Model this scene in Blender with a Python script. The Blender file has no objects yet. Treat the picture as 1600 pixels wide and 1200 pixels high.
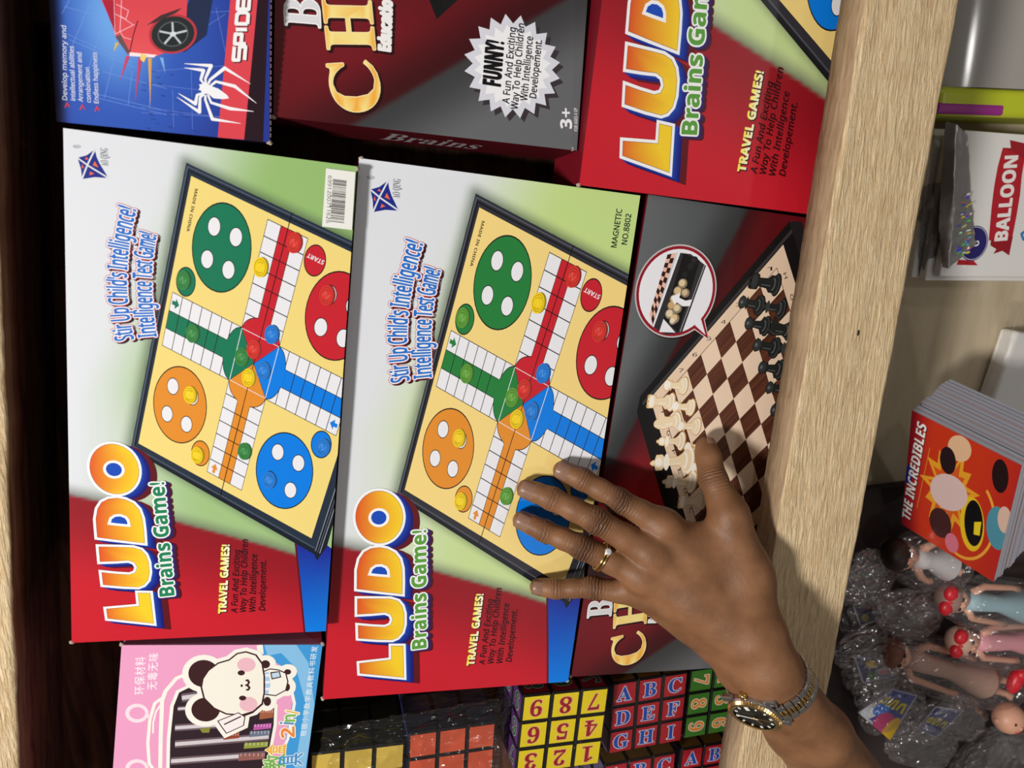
import bpy, bmesh, math, random
import numpy as np
from mathutils import Vector, Matrix, noise
from mathutils.geometry import tessellate_polygon

# ------------------------------------------------------------------ camera, light, exposure
scene = bpy.context.scene
COL = scene.collection
FPX = 1160.0                      # focal length in pixels of the 1600 x 1200 frame
DIST = 0.498                      # camera height above the tops of the ludo boxes
ZB = 0.75                         # world height of the ludo box tops
_N = np.array([.269, .243, -.932]); _N /= np.linalg.norm(_N)
_X = np.array([1., 0, 0]) - _N[0] * _N; _X /= np.linalg.norm(_X)
_Y = np.cross(_N, _X)
RW = np.array([_X, _Y, _N])       # camera axes (x right, y down, z forward) -> world

cam_d = bpy.data.cameras.new('camera')
cam_d.sensor_width = 36.0
cam_d.lens = FPX / 1600 * 36.0
cam_d.clip_start = 0.01
cam_d.dof.use_dof = True
cam_d.dof.focus_distance = 0.56
cam_d.dof.aperture_fstop = 9.0
cam = bpy.data.objects.new('camera', cam_d)
COL.objects.link(cam)
_m = Matrix([[RW[i][0], -RW[i][1], -RW[i][2]] for i in range(3)]).to_4x4()
_m.translation = (0, 0, ZB + DIST)
cam.matrix_world = _m
scene.camera = cam

def ray(px, py):
    return RW @ np.array([(px - 800) / FPX, (py - 600) / FPX, 1.0])
def U(px, py, h=0.0):
    """photo pixel -> world point on the level plane h above the box tops"""
    r = ray(px, py); t = (DIST - h) / -r[2]
    return Vector((r[0] * t, r[1] * t, ZB + h))
def camdir(x, y, z):
    v = Vector(RW @ np.array([x, y, z])); v.normalize(); return v

world = bpy.data.worlds.new('world'); scene.world = world; world.use_nodes = True
bg = world.node_tree.nodes['Background']
bg.inputs[0].default_value = (1.0, 0.93, 0.86, 1)
bg.inputs[1].default_value = 0.125

def area_light(name, loc, target, size, power, col):
    d = bpy.data.lights.new(name, 'AREA'); d.shape = 'DISK'; d.size = size
    d.energy = power; d.color = col
    o = bpy.data.objects.new(name, d); COL.objects.link(o)
    o.location = loc
    o.rotation_euler = (Vector(target) - Vector(loc)).to_track_quat('-Z', 'Y').to_euler()
    return o
# the shop's ceiling lamp, to the left and a little behind the arm
area_light('ceiling_lamp', (-1.45, -0.22, ZB + 1.40), (0.1, -0.1, ZB), 0.26, 46, (1.0, 0.965, 0.92))

# smaller lamps further away in the shop: little light, but they glint on plastic and metal
for _p in ((.75, -1.25, 2.1), (1.7, .45, 1.9), (-.2, 1.5, 2.0)):
    area_light('shop_bulb', (_p[0], _p[1], ZB + _p[2]), (.45, -.35, ZB), .16, 2.6, (1.0, .96, .92))

scene.view_settings.view_transform = 'Standard'
scene.view_settings.look = 'None'
scene.view_settings.gamma = 1
scene.view_settings.exposure = 0.0
scene.view_settings.use_curve_mapping = False

# ------------------------------------------------------------------ helpers
def lin(c):
    return tuple(((x / 255.0) / 12.92 if x <= 10 else ((x / 255.0 + .055) / 1.055) ** 2.4) for x in c)
def mixc(a, b, t):
    t = max(0, min(1, t)); return tuple(a[i] + (b[i] - a[i]) * t for i in range(3))
def sstep(a, b, x):
    t = max(0., min(1., (x - a) / (b - a))); return t * t * (3 - 2 * t)

MATS = {}
def mat(name, rgb, rough=.5, metal=0., spec=.5, coat=0., trans=0.):
    if name in MATS: return MATS[name]
    m = bpy.data.materials.new(name); m.use_nodes = True
    b = m.node_tree.nodes['Principled BSDF']
    b.inputs['Base Color'].default_value = (*lin(rgb), 1)
    b.inputs['Roughness'].default_value = rough
    b.inputs['Metallic'].default_value = metal
    b.inputs['Specular IOR Level'].default_value = spec
    b.inputs['Coat Weight'].default_value = coat
    b.inputs['Transmission Weight'].default_value = trans
    MATS[name] = m
    return m
def ink_mat(name, rough=.42, spec=.3, coat=0.):
    m = mat(name, (255, 255, 255), rough, 0, spec, coat)
    nt = m.node_tree
    if not nt.nodes.get('ink'):
        a = nt.nodes.new('ShaderNodeAttribute'); a.name = 'ink'; a.attribute_name = 'ink'
        nt.links.new(a.outputs['Color'], nt.nodes['Principled BSDF'].inputs['Base Color'])
    return m
def film_mat(name, tint=(255, 255, 255), rough=.1, amount=.14, strength=.9, fres=.22, bump=.9, milk=0., milk_col=(235, 230, 228), grain=210, depth=.003):
    """thin clear plastic film: see-through with a sharp gloss"""
    if name in MATS: return MATS[name]
    m = bpy.data.materials.new(name); m.use_nodes = True
    nt = m.node_tree; nt.nodes.clear()
    out = nt.nodes.new('ShaderNodeOutputMaterial')
    tr = nt.nodes.new('ShaderNodeBsdfTransparent'); tr.inputs[0].default_value = (*lin(tint), 1)
    gl = nt.nodes.new('ShaderNodeBsdfGlossy'); gl.inputs['Roughness'].default_value = rough
    gl.inputs[0].default_value = (strength, strength, strength, 1)
    lw = nt.nodes.new('ShaderNodeLayerWeight'); lw.inputs[0].default_value = .35
    ma = nt.nodes.new('ShaderNodeMath'); ma.operation = 'MULTIPLY_ADD'
    ma.inputs[1].default_value = fres; ma.inputs[2].default_value = amount
    mx = nt.nodes.new('ShaderNodeMixShader')
    nz = nt.nodes.new('ShaderNodeTexNoise'); nz.inputs['Scale'].default_value = grain; nz.inputs['Detail'].default_value = 3 if grain > 150 else 1.5; nz.inputs['Distortion'].default_value = .8
    bp = nt.nodes.new('ShaderNodeBump'); bp.inputs['Strength'].default_value = bump; bp.inputs['Distance'].default_value = depth
    tc = nt.nodes.new('ShaderNodeTexCoord')
    L = nt.links.new
    mpg = nt.nodes.new('ShaderNodeMapping'); mpg.inputs['Scale'].default_value = (1, 1, 1) if grain > 150 else (.45, 1.3, .8); mpg.inputs['Rotation'].default_value = (0, 0, .25)
    L(tc.outputs['Object'], mpg.inputs['Vector']); L(mpg.outputs[0], nz.inputs['Vector']); L(nz.outputs[0], bp.inputs['Height']); L(bp.outputs[0], gl.inputs['Normal'])
    L(lw.outputs['Fresnel'], ma.inputs[0]); L(ma.outputs[0], mx.inputs[0]); L(tr.outputs[0], mx.inputs[1]); L(gl.outputs[0], mx.inputs[2])
    last = mx
    if milk:                                                      # a little haze of the crumpled plastic itself
        df = nt.nodes.new('ShaderNodeBsdfDiffuse'); df.inputs[0].default_value = (*lin(milk_col), 1); L(bp.outputs[0], df.inputs['Normal'])
        m2 = nt.nodes.new('ShaderNodeMixShader'); m2.inputs[0].default_value = milk
        L(mx.outputs[0], m2.inputs[1]); L(df.outputs[0], m2.inputs[2]); last = m2
    L(last.outputs[0], out.inputs[0])
    MATS[name] = m
    return m

def tag(o, label=None, cat=None, group=None, kind=None):
    if label: o['label'] = label
    if cat: o['category'] = cat
    if group: o['group'] = group
    if kind: o['kind'] = kind
    return o
def empty(name, loc=(0, 0, 0), rot=None):
    o = bpy.data.objects.new(name, None); COL.objects.link(o)
    o.empty_display_size = .02
    if rot is not None:
        o.matrix_world = Matrix.Translation(Vector(loc)) @ rot.to_4x4()
    else: o.location = loc
    return o
def link_mesh(name, me, mats, parent=None, smooth=False):
    for m in (mats if isinstance(mats, (list, tuple)) else [mats]): me.materials.append(m)
    if smooth:
        me.polygons.foreach_set('use_smooth', [True] * len(me.polygons))
    o = bpy.data.objects.new(name, me); COL.objects.link(o)
    if parent: o.parent = parent
    return o
def from_bm(name, bm, m, parent=None, smooth=False):
    bmesh.ops.recalc_face_normals(bm, faces=bm.faces)
    me = bpy.data.meshes.new(name); bm.to_mesh(me); bm.free()
    return link_mesh(name, me, m, parent, smooth)
def set_ink(me, cols):
    a = me.color_attributes.new('ink', 'FLOAT_COLOR', 'POINT')
    arr = np.ones((len(cols), 4), dtype=np.float32); arr[:, :3] = cols
    a.data.foreach_set('color', arr.ravel())

def bm_box(bm, lo, hi, bevel=0., seg=2, mx=None):
    r = bmesh.ops.create_cube(bm, size=1)
    vs = r['verts']
    for v in vs:
        v.co = Vector([lo[i] + (v.co[i] + .5) * (hi[i] - lo[i]) for i in range(3)])
    if bevel:
        es = list({e for v in vs for e in v.link_edges})
        rr = bmesh.ops.bevel(bm, geom=es, offset=bevel, segments=seg, profile=.5, affect='EDGES')
        vs = list({v for f in rr['faces'] for v in f.verts} | {v for v in vs if v.is_valid})
    if mx is not None:
        for v in vs: v.co = mx @ v.co
    return vs
def bm_tube(bm, pts, rad, n=10, caps=True):
    pts = [Vector(p) for p in pts]
    rads = rad if isinstance(rad, (list, tuple)) else [rad] * len(pts)
    rings = []; up = None
    for i, p in enumerate(pts):
        d = (pts[min(i + 1, len(pts) - 1)] - pts[max(i - 1, 0)]).normalized()
        if up is None: up = d.orthogonal()
        up = (up - d * up.dot(d)).normalized(); w = d.cross(up)
        rings.append([bm.verts.new(p + (up * math.cos(a) + w * math.sin(a)) * rads[i]) for a in [2 * math.pi * k / n for k in range(n)]])
    for a, b in zip(rings, rings[1:]):
        for k in range(n): bm.faces.new((a[k], a[(k + 1) % n], b[(k + 1) % n], b[k]))
    if caps:
        bm.faces.new(rings[0]); bm.faces.new(rings[-1])
def bm_lathe(bm, prof, n=24, mx=None):
    """prof: (radius, z)"""
    rings = []
    for r, z in prof:
        if r < 1e-6: rings.append([bm.verts.new((0, 0, z))])
        else: rings.append([bm.verts.new((r * math.cos(2 * math.pi * k / n), r * math.sin(2 * math.pi * k / n), z)) for k in range(n)])
    for a, b in zip(rings, rings[1:]):
        for k in range(n):
            k2 = (k + 1) % n
            if len(a) == 1 and len(b) == 1: continue
            if len(a) == 1: bm.faces.new((a[0], b[k2], b[k]))
            elif len(b) == 1: bm.faces.new((a[k], a[k2], b[0]))
            else: bm.faces.new((a[k], a[k2], b[k2], b[k]))
    if mx is not None:
        for ring in rings:
            for v in ring: v.co = mx @ v.co
def bm_blob(bm, c, r, sub=2, mx=None):
    rr = bmesh.ops.create_icosphere(bm, subdivisions=sub, radius=1)
    for v in rr['verts']:
        v.co = Vector((v.co.x * r[0], v.co.y * r[1], v.co.z * r[2]))
        if mx is not None: v.co = mx @ v.co
        v.co += Vector(c)
    return rr['verts']

# --- lettering: outlines of the built-in font, cached
_GL = {}; _ISL = {}
def _sty(s, style):
    if not style: return s
    cap, low, dig = {'serif': (0x1D400, 0x1D41A, 0x1D7CE), 'bold': (0x1D5D4, 0x1D5EE, 0x1D7EC), 'boldit': (0x1D63C, 0x1D656, 0x1D7EC),
                     'sans': (0x1D5A0, 0x1D5BA, 0x1D7E2), 'it': (0x1D608, 0x1D622, 0x1D7E2)}[style]
    o = ''
    for ch in s:
        if 'A' <= ch <= 'Z': o += chr(cap + ord(ch) - 65)
        elif 'a' <= ch <= 'z': o += chr(low + ord(ch) - 97)
        elif '0' <= ch <= '9': o += chr(dig + ord(ch) - 48)
        else: o += ch
    return o
def glyphs(s, style=None, off=0., shear=0., res=3, space=1.):
    key = (s, style, off, shear, res, space)
    if key not in _GL:
        c = bpy.data.curves.new('lettering', 'FONT')
        c.body = _sty(s, style); c.resolution_u = res; c.offset = off; c.shear = shear; c.space_character = space
        o = bpy.data.objects.new('lettering', c); COL.objects.link(o)
        dg = bpy.context.evaluated_depsgraph_get()
        ev = o.evaluated_get(dg); me = ev.to_mesh()
        vs = np.array([v.co[:2] for v in me.vertices]); fs = [tuple(p.vertices) for p in me.polygons]
        ev.to_mesh_clear(); bpy.data.objects.remove(o); bpy.data.curves.remove(c)
        par = list(range(len(vs)))
        def find(i):
            while par[i] != i: par[i] = par[par[i]]; i = par[i]
            return i
        for f in fs:
            for i in f[1:]: par[find(i)] = find(f[0])
        ids = {}; isl = np.array([ids.setdefault(find(i), len(ids)) for i in range(len(vs))])
        _GL[key] = (vs, fs); _ISL[key] = isl
    return _GL[key]

def offset_poly(pts, d):
    pts = [Vector(p[:2]) for p in pts]; n = len(pts)
    ar = sum(pts[i].x * pts[(i + 1) % n].y - pts[(i + 1) % n].x * pts[i].y for i in range(n))
    s = 1 if ar > 0 else -1
    out = []
    for i in range(n):
        a, b, c = pts[i - 1], pts[i], pts[(i + 1) % n]
        d1 = (b - a).normalized(); d2 = (c - b).normalized()
        n1 = Vector((d1.y, -d1.x)) * s; n2 = Vector((d2.y, -d2.x)) * s
        m = n1 + n2
        if m.length < 1e-6: m = n1
        m.normalize(); k = max(.45, m.dot(n1))
        out.append(tuple(b + m * d / k))
    return out
def arc_pts(c, rx, ry, a0=0, a1=360, n=36, rot=0):
    o = []
    full = abs(a1 - a0) >= 360
    for k in range(n if full else n + 1):
        a = math.radians(a0 + (a1 - a0) * k / n)
        x, y = rx * math.cos(a), ry * math.sin(a)
        cr, sr = math.cos(math.radians(rot)), math.sin(math.radians(rot))
        o.append((c[0] + x * cr - y * sr, c[1] + x * sr + y * cr))
    return o

class Art:
    """flat printing in (u right, v down) units of a panel; built as thin layers of ink on it"""
    def __init__(s, lim=None): s.v = []; s.f = []; s.c = []; s.k = []; s.seq = 0; s.nv = 0; s.lim = lim
    def _add(s, uv, layer, sub, cols, faces):
        b = s.nv
        s.v.append(np.asarray(uv, float)); s.c.append(np.asarray(cols, float))
        k = np.empty((len(uv), 2)); k[:, 0] = layer; k[:, 1] = s.seq + sub; s.k.append(k)
        s.f.extend([tuple(b + i for i in f) for f in faces]); s.nv += len(uv)
    def _cols(s, col, uv):
        if callable(col): return [lin(col(p[0], p[1])) for p in uv]
        return np.tile(lin(col), (len(uv), 1))
    def _clip(s, pts):
        for ax, sg, lim in ((0, -1, 0.), (0, 1, s.lim[0]), (1, -1, 0.), (1, 1, s.lim[1])):
            out = []
            for i in range(len(pts)):
                a, b = pts[i - 1], pts[i]; da, db = sg * (a[ax] - sg * 0 - lim), sg * (b[ax] - lim)
                if (da <= 0) != (db <= 0):
                    t = da / (da - db); out.append((a[0] + (b[0] - a[0]) * t, a[1] + (b[1] - a[1]) * t))
                if db <= 0: out.append((b[0], b[1]))
            pts = out
            if not pts: break
        return pts
    def poly(s, pts, col, layer, holes=()):
        if s.lim is not None and not holes:
            pts = s._clip(pts)
            if len(pts) < 3: return
        loops = [[Vector((p[0], p[1], 0)) for p in pts]] + [[Vector((p[0], p[1], 0)) for p in h] for h in holes]
        flat = [(p.x, p.y) for l in loops for p in l]
        s._add(flat, layer, 0, s._cols(col, flat), tessellate_polygon(loops)); s.seq += 1
    def line(s, pts, w, col, layer, closed=False):
        n = len(pts)
        for i in range(n if closed else n - 1):
            a = Vector(pts[i][:2]); b = Vector(pts[(i + 1) % n][:2]); d = b - a
            if d.length < 1e-9: continue
            q = Vector((-d.y, d.x)).normalized() * w / 2
            s.poly([a + q, b + q, b - q, a - q], col, layer)
            if 0 < i: s.circle(a, w / 2, col, layer, 8)
    def circle(s, c, r, col, layer, n=28): s.poly(arc_pts(c, r, r, n=n), col, layer)
    def grid(s, u0, v0, u1, v1, nu, nv, fn, layer):
        uv = [(u0 + (u1 - u0) * i / nu, v0 + (v1 - v0) * j / nv) for j in range(nv + 1) for i in range(nu + 1)]
        fs = [(a, a + 1, a + nu + 2, a + nu + 1) for j in range(nv) for i in range(nu) for a in [j * (nu + 1) + i]]
        s._add(uv, layer, 0, [lin(fn(*p)) for p in uv], fs); s.seq += 1
    def text(s, body, p0, p1, cap, col, layer, style=None, off=0., shear=0., pm=None, shift=(0, 0), res=3, space=1., grow=0.):
        """baseline p0 -> p1 (optionally bowed through pm), capital height cap; grow thickens the strokes all round"""
        key = (body, style, off, shear, res, space); vs, fs = glyphs(*key); isl = _ISL[key]
        hv, _ = glyphs('H', style, 0., 0., 3, 1.); H = hv[:, 1].max()
        x0, x1 = vs[:, 0].min(), vs[:, 0].max()
        p0 = np.array(p0[:2], float); p1 = np.array(p1[:2], float)
        t = ((vs[:, 0] - x0) / (x1 - x0))[:, None]
        if pm is None:
            P = p0 + (p1 - p0) * t; d = np.tile((p1 - p0), (len(vs), 1))
        else:
            ctl = np.array(pm[:2], float) * 2 - (p0 + p1) * .5
            P = p0 * (1 - t) ** 2 + ctl * 2 * t * (1 - t) + p1 * t * t
            d = (ctl - p0) * (1 - t) + (p1 - ctl) * t
        d = d / np.linalg.norm(d, axis=1)[:, None]
        q = P + np.stack([d[:, 1], -d[:, 0]], 1) * (vs[:, 1] / H * cap)[:, None] + np.array(shift, float)
        cols = s._cols(col, q)
        n = 1 if grow <= 0 else (6 if grow < .3 else 10)
        for k in range(n):
            o = np.array([math.cos(2 * math.pi * k / n), math.sin(2 * math.pi * k / n)]) * grow if n > 1 else np.zeros(2)
            s._add(q + o, layer, isl % 4, cols, fs); s.seq += 4
        if n > 1: s._add(q, layer, isl % 4, cols, fs); s.seq += 4
    def build(s, name, m, parent, place, step=3e-6, lim=None):
        """place(u, v, height) -> local coordinate; every patch of ink gets a height of its own"""
        uv = np.concatenate(s.v); k = np.concatenate(s.k); col = np.concatenate(s.c)
        if lim is not None: uv = np.clip(uv, (0, 0), lim)
        z = np.zeros(len(uv)); base = 2e-5
        for L in np.unique(k[:, 0]):
            m_ = k[:, 0] == L; u, inv = np.unique(k[m_, 1], return_inverse=True)
            z[m_] = base + inv * 3e-7; base += step + len(u) * 3e-7
        me = bpy.data.meshes.new(name)
        me.from_pydata([place(a, b, h) for (a, b), h in zip(uv.tolist(), z.tolist())], [], s.f)
        set_ink(me, col); me.update()
        return link_mesh(name, me, m, parent)

def homog(src, dst):
    A = []
    for (x, y), (u, v) in zip(src, dst):
        A.append([x, y, 1, 0, 0, 0, -u * x, -u * y, -u]); A.append([0, 0, 0, x, y, 1, -v * x, -v * y, -v])
    return np.linalg.svd(np.array(A, float))[2][-1].reshape(3, 3)
def ap(H, p):
    q = H @ np.array([p[0], p[1], 1.]); return (q[0] / q[2], q[1] / q[2])

class Panel:
    """pose of a box: its top face (u right, v down, nominal size units) in the world"""
    def __init__(s, corner, yaw, W, L, T, units=(150., 300.), tilt_u=0., tilt_v=0.):
        s.W, s.L, s.T = W, L, T; s.units = units
        R = Matrix.Rotation(yaw, 3, 'Z') @ Matrix.Rotation(tilt_u, 3, 'X') @ Matrix.Rotation(tilt_v, 3, 'Y')
        s.R = R
        s.top = Vector(corner)                       # corner u = 0, v = 0 of the top face
        s.base = s.top - R @ Vector((-W / 2, L / 2, T))   # centre of the underside
        s.su = W / units[0]; s.sv = L / units[1]
    def uv(s, px, py):
        d = Vector(ray(px, py)); o = Vector((0, 0, ZB + DIST)); n = s.R @ Vector((0, 0, 1))
        t = (s.top - o).dot(n) / d.dot(n)
        q = s.R.transposed() @ (o + d * t - s.top)
        return (q.x / s.su, -q.y / s.sv)
    def place(s, u, v, hgt): return (u * s.su - s.W / 2, s.L / 2 - v * s.sv, s.T + hgt)
    def root(s, name): return empty(name, s.base, s.R)

# ------------------------------------------------------------------ game boxes
def panel_px(tl, bl, h, W, L, T, **k):
    a = U(*tl, h); b = U(*bl, h); d = b - a
    return Panel(a, math.atan2(d.x, -d.y), W, L, T, **k)
def carton(root, W, L, T, m, name='carton', bevel=.0009):
    bm = bmesh.new(); bm_box(bm, (-W / 2, -L / 2, 0), (W / 2, L / 2, T), bevel, 2)
    return from_bm(name, bm, m, root)
PRINT = ink_mat('printed_card', .38, .35)
MAROON = mat('maroon_card', (112, 16, 30), .45, 0, .35)
CRUMB = mat('bare_card_pulp', (176, 160, 144), .9)

PB1 = panel_px((98.7, 200), (112, 1004), .009, .1616, .3225, .058)
PB2 = panel_px((561, 247), (504.5, 1092.5), 0., .1961, .3908, .049)

def worn_corner(root, P, su, sv, seed):
    """a crushed corner where the pulp shows"""
    rnd = random.Random(seed); bm = bmesh.new()
    c = Vector(P.place(su * P.units[0], sv * P.units[1], -.0012))
    bm_blob(bm, c, (.0017, .0016, .0016), 2)
    for v in bm.verts: v.co += Vector((rnd.uniform(-1, 1), rnd.uniform(-1, 1), rnd.uniform(-1, 1))) * .0004
    return from_bm('worn_corner', bm, CRUMB, root, True)

def Q(P, ox, oy, s):
    """reader of positions on panel P from an enlargement with origin ox, oy and scale s"""
    return lambda x, y: P.uv(ox + x / s, oy + y / s)

def ludo_art(variant):
    A = Art((150, 300))
    q1 = Q(PB1, 220, 240, 4.4444); q2 = Q(PB1, 190, 480, 4.0); q3 = Q(PB1, 100, 680, 3.478); q7 = Q(PB1, 100, 200, 3.3333)
    q4 = Q(PB2, 540, 240, 3.3333); q5 = Q(PB2, 500, 560, 3.3333); q6 = Q(PB2, 500, 800, 3.3333)
    first = variant == 1
    GREEN = (152, 192, 116) if first else (198, 224, 142)
    TOK_G = (20, 122, 88) if first else (38, 130, 62)
    FRAME = (36, 48, 66) if first else (48, 48, 56)
    WHITE = (226, 230, 237)
    # board frame of reference
    HB = homog([(0, 0), (100, 0), (100, 100), (0, 100)],
               [PB1.uv(298.8, 274.9), PB1.uv(616.9, 426.3), PB1.uv(486.7, 841), PB1.uv(216.3, 692.5)])
    B = lambda a, b: ap(HB, (a, b))
    fr = [B(-3.6, -3.2), B(103.4, -3.2), B(103.6, 103.6), B(-3.6, 102.8)]
    frv = [Vector(p) for p in fr]
    def seg_d(p, a, b):
        d = b - a; t = max(0, min(1, (p - a).dot(d) / d.length_squared)); return (p - a - d * t).length
    def edge_v(u):                       # where the pale field ends and the red begins
        return np.interp(u, [0, 20, 60, 110, 132, 150], [204, 209, 222, 238, 246, 255])
    def field(u, v):
        t = sstep(0, 1, (u - (50 - .36 * min(v, 140))) / 62.0)
        t += (min(t, sstep(10, 75, u) * .75 + .1) - t) * sstep(110, 190, v)
        c = mixc(WHITE, GREEN, t)
        # the board's printed soft shadow
        p = Vector((u, v)); d = min(seg_d(p, frv[0], frv[1]), seg_d(p, frv[0], frv[3]), seg_d(p, frv[3], frv[2]))
        sh = max(0, 1 - d / 7.0) ** 1.6
        c = mixc(c, (70, 84, 70), sh * .62)
        e = edge_v(u)
        c = mixc(c, (96, 100, 92), max(0, 1 - max(0, e - v) / 9.0) ** 1.4 * .75)
        if v > e - 1.2:
            k = sstep(e - 1.2, e + 1.2, v)
            r = mixc((148, 20, 34), (205, 30, 46), sstep(0, 62, v - e))
            c = mixc(c, r, k)
        return c
    A.grid(0, 0, 150, 300, 75, 150, field, 0)
    # blue panel at the lower right
    bl = [q3(1262, 570), q3(1290, 830), (q3(1313, 1062)[0], 300), (150, 300), (150, 240), q3(1375, 560)]
    A.poly([(p[0] - 1.2, p[1]) for p in bl[:3]] + bl[3:], (90, 12, 30), 1)
    A.poly(bl, lambda u, v: mixc((28, 34, 150), (0, 128, 235), sstep(240, 290, v)), 2)
    # board frame with its mitred edge
    A.poly([B(-3.6, -3.2), B(103.4, -3.2), B(108.5, 100), B(106, 107.2), B(103.6, 105.4), B(-3.2, 104.2)], mixc(FRAME, (10, 12, 18), .55), 3)
    for k, t in ((0, 103.9), (1, 105.2), (2, 106.3)):
        A.line([B(t, 60 + k * 6), B(t - .2, 104)], .5, (150, 160, 172) if k != 1 else (92, 100, 112), 4)
    A.poly(fr, FRAME, 5)
    A.line([B(-2.6, 102), B(-2.6, -2.3), B(103, -2.3)], .7, mixc(FRAME, (150, 160, 175), .38), 6)
    A.line([B(-1.6, 101.6), B(-1.6, -1.3), B(103, -1.3)], .9, mixc(FRAME, (4, 6, 10), .6), 6)
    A.line([B(-3.2, 102.3), B(103, 103)], .8, mixc(FRAME, (140, 150, 165), .35), 6)
    A.poly([B(0, 0), B(100, 0), B(100, 100), B(0, 100)], (247, 222, 132) if first else (249, 220, 138), 7)
    INK = (30, 26, 24)
    def disc(a, b, r, col, layer, edge=.45, n=40):
        A.poly([B(*p) for p in arc_pts((a, b), r + edge, r + edge, n=n)], INK, layer)
        A.poly([B(*p) for p in arc_pts((a, b), r, r, n=n)], col, layer + 1)
    RED, ORANGE, BLUE, WHT = (205, 34, 48), (232, 146, 46), (0, 128, 236), (240, 240, 246)
    CC = (49.4, 49.2)
    def turn(p, k):
        x, y = p[0] - CC[0], p[1] - CC[1]
        for _ in range(k): x, y = -y, x
        return (x + CC[0], y + CC[1])
    order = [(0, TOK_G), (1, RED), (2, BLUE), (3, ORANGE)]
    for k, col in order:
        c = turn((21.3, 17.5), k); disc(c[0], c[1], 14.3, col, 8)
        for dx in (-5.6, 5.6):
            for dy in (-5.6, 5.6): disc(c[0] + dx, c[1] + dy, 2.95, WHT, 10, .3, 24)
        s = turn((7.7, 33.7), k)
        disc(s[0], s[1], 4.7, col, 8, .4)
    # lanes
    a0, a1 = 39.6, 59.2; w = (a1 - a0) / 3
    for k, col in ((0, RED), (1, BLUE), (2, ORANGE), (3, TOK_G)):
        T = lambda x, y: B(*turn((x, y), k))
        rect = lambda x0, y0, x1, y1, c, l: A.poly([T(x0, y0), T(x1, y0), T(x1, y1), T(x0, y1)], c, l)
        rect(a0 - .25, 1.9, a1 + .25, 39.6, INK, 8)
        rect(a0, 2.15, a1, 39.6, WHT, 9)
        rect(a0 + w, 2.15, a1 - w, 39.6, col, 10)
        for i in range(1, 7):
            y = 2.15 + (39.4 - 2.15) * i / 7
            rect(a0, y - .16, a1, y + .16, INK, 11)
        for x in (a0 + w, a1 - w): rect(x - .12, 2.15, x + .12, 39.6, INK, 11)
        # arrow in the first outer cell
        if k in (1, 2, 3):
            ax, ay = a1 - w / 2, 4.4
            A.poly([T(ax - .7, ay - 1.6), T(ax + .7, ay - 1.6), T(ax + .7, ay + .1), T(ax + 1.9, ay + .1), T(ax, ay + 2.2), T(ax - 1.9, ay + .1), T(ax - .7, ay + .1)], col, 12)
        # petal and quarter of the centre
        A.poly([T(*p) for p in arc_pts((CC[0], 39.6), 9.9, 6.4, 180, 360, 18)], INK, 12)
        A.poly([T(*p) for p in arc_pts((CC[0], 39.6), 9.6, 6.1, 180, 360, 18)], col, 13)
        rect(a0 + w, 33.0, a1 - w, 39.6, col, 14)
        A.poly([T(a0 - .1, 39.5), T(a1 + .1, 39.5), T(*CC)], col, 15)
        A.line([T(a0, 39.5), T(a1, 39.5)], .35, WHT, 16)
    for p in ((a0, 39.5), (a1, 39.5)): A.line([B(*p), B(*turn(p, 2))], .22, INK, 16)
    A.line([B(CC[0], -3), B(CC[0], 103)], .38, (20, 18, 18), 17)
    # folding pieces, as printed
    IB = np.linalg.inv(HB)
    def token(p, col, r=3.3):
        dk = mixc(col, (20, 20, 20), .38); lt = mixc(col, (255, 255, 255), .22)
        a, b = ap(IB, p); E = lambda k, dx=0, dy=0: [B(*t) for t in arc_pts((a + dx, b + dy), r * k, r * k, n=26)]
        A.poly(E(1, .85, -.35), dk, 18); A.poly(E(1), col, 19); A.poly(E(.82), dk, 20); A.poly(E(.76), col, 21)
        for w, c, pts in ((.45, lt, ((-.5, .2), (-.2, -.35), (.1, .3), (.45, -.2))), (.35, dk, ((-.4, .5), (0, .62), (.45, .35))), (.3, dk, ((-.45, -.3), (-.1, -.55), (.35, -.5)))):
            A.line([B(a + x * r, b + y * r) for x, y in pts], w, c, 22)
    G2, Y2, R2, B2 = ((60, 140, 72) if first else (98, 164, 60)), (250, 214, 28), (222, 56, 48), (40, 130, 226)
    for p, c in ((q1(1062, 620), R2), (q1(828, 790), Y2), (q1(293, 880), G2), (q1(1288, 985), R2),
                 (q2(440, 165), G2), (q2(935, 170), B2), (q2(822, 262), R2), (q2(748, 310), G2), (q2(882, 395), B2), (q2(790, 440), Y2),
                 (q2(425, 548), Y2), (q2(470, 925), Y2), (q2(765, 900), G2), (q2(1255, 875), B2), (q2(920, 1080), B2)):
        token(p, c)
    A.text('START', B(69.2, 6.2), B(61.2, 6.2), 2.6, WHT, 12, 'bold')
    c = turn((7.7, 33.7), 1)
    A.text('MADE IN CHINA', B(3.0, 3.2), B(3.0, 17.5), 1.5, INK, 10, 'bold')
    # firm's mark
    star = [q7(160, 112), q7(170, 150), q7(186, 186), q7(232, 261), q7(160, 256), q7(95, 266), q7(88, 212), q7(70, 155), q7(118, 142)]
    A.poly(star, (26, 42, 138), 3)
    A.line([q7(162, 110), q7(122, 192), q7(93, 268)], .8, WHITE, 5)
    A.line([q7(68, 154), q7(132, 200), q7(234, 262)], .8, WHITE, 5)
    for t in (((118, 150), (128, 166), (108, 162)), ((160, 172), (180, 206), (150, 194)), ((96, 186), (104, 212), (92, 206)), ((136, 226), (158, 238), (132, 246))):
        A.poly([q7(*p) for p in t], (238, 108, 66), 4)
    A.text('AO QING', q7(231, 200), q7(228, 106), 3.6, (70, 74, 84), 3, 'serif')
    A.text('®', q7(88, 106), q7(86, 88), 3.4, (70, 74, 84), 3)
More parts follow.
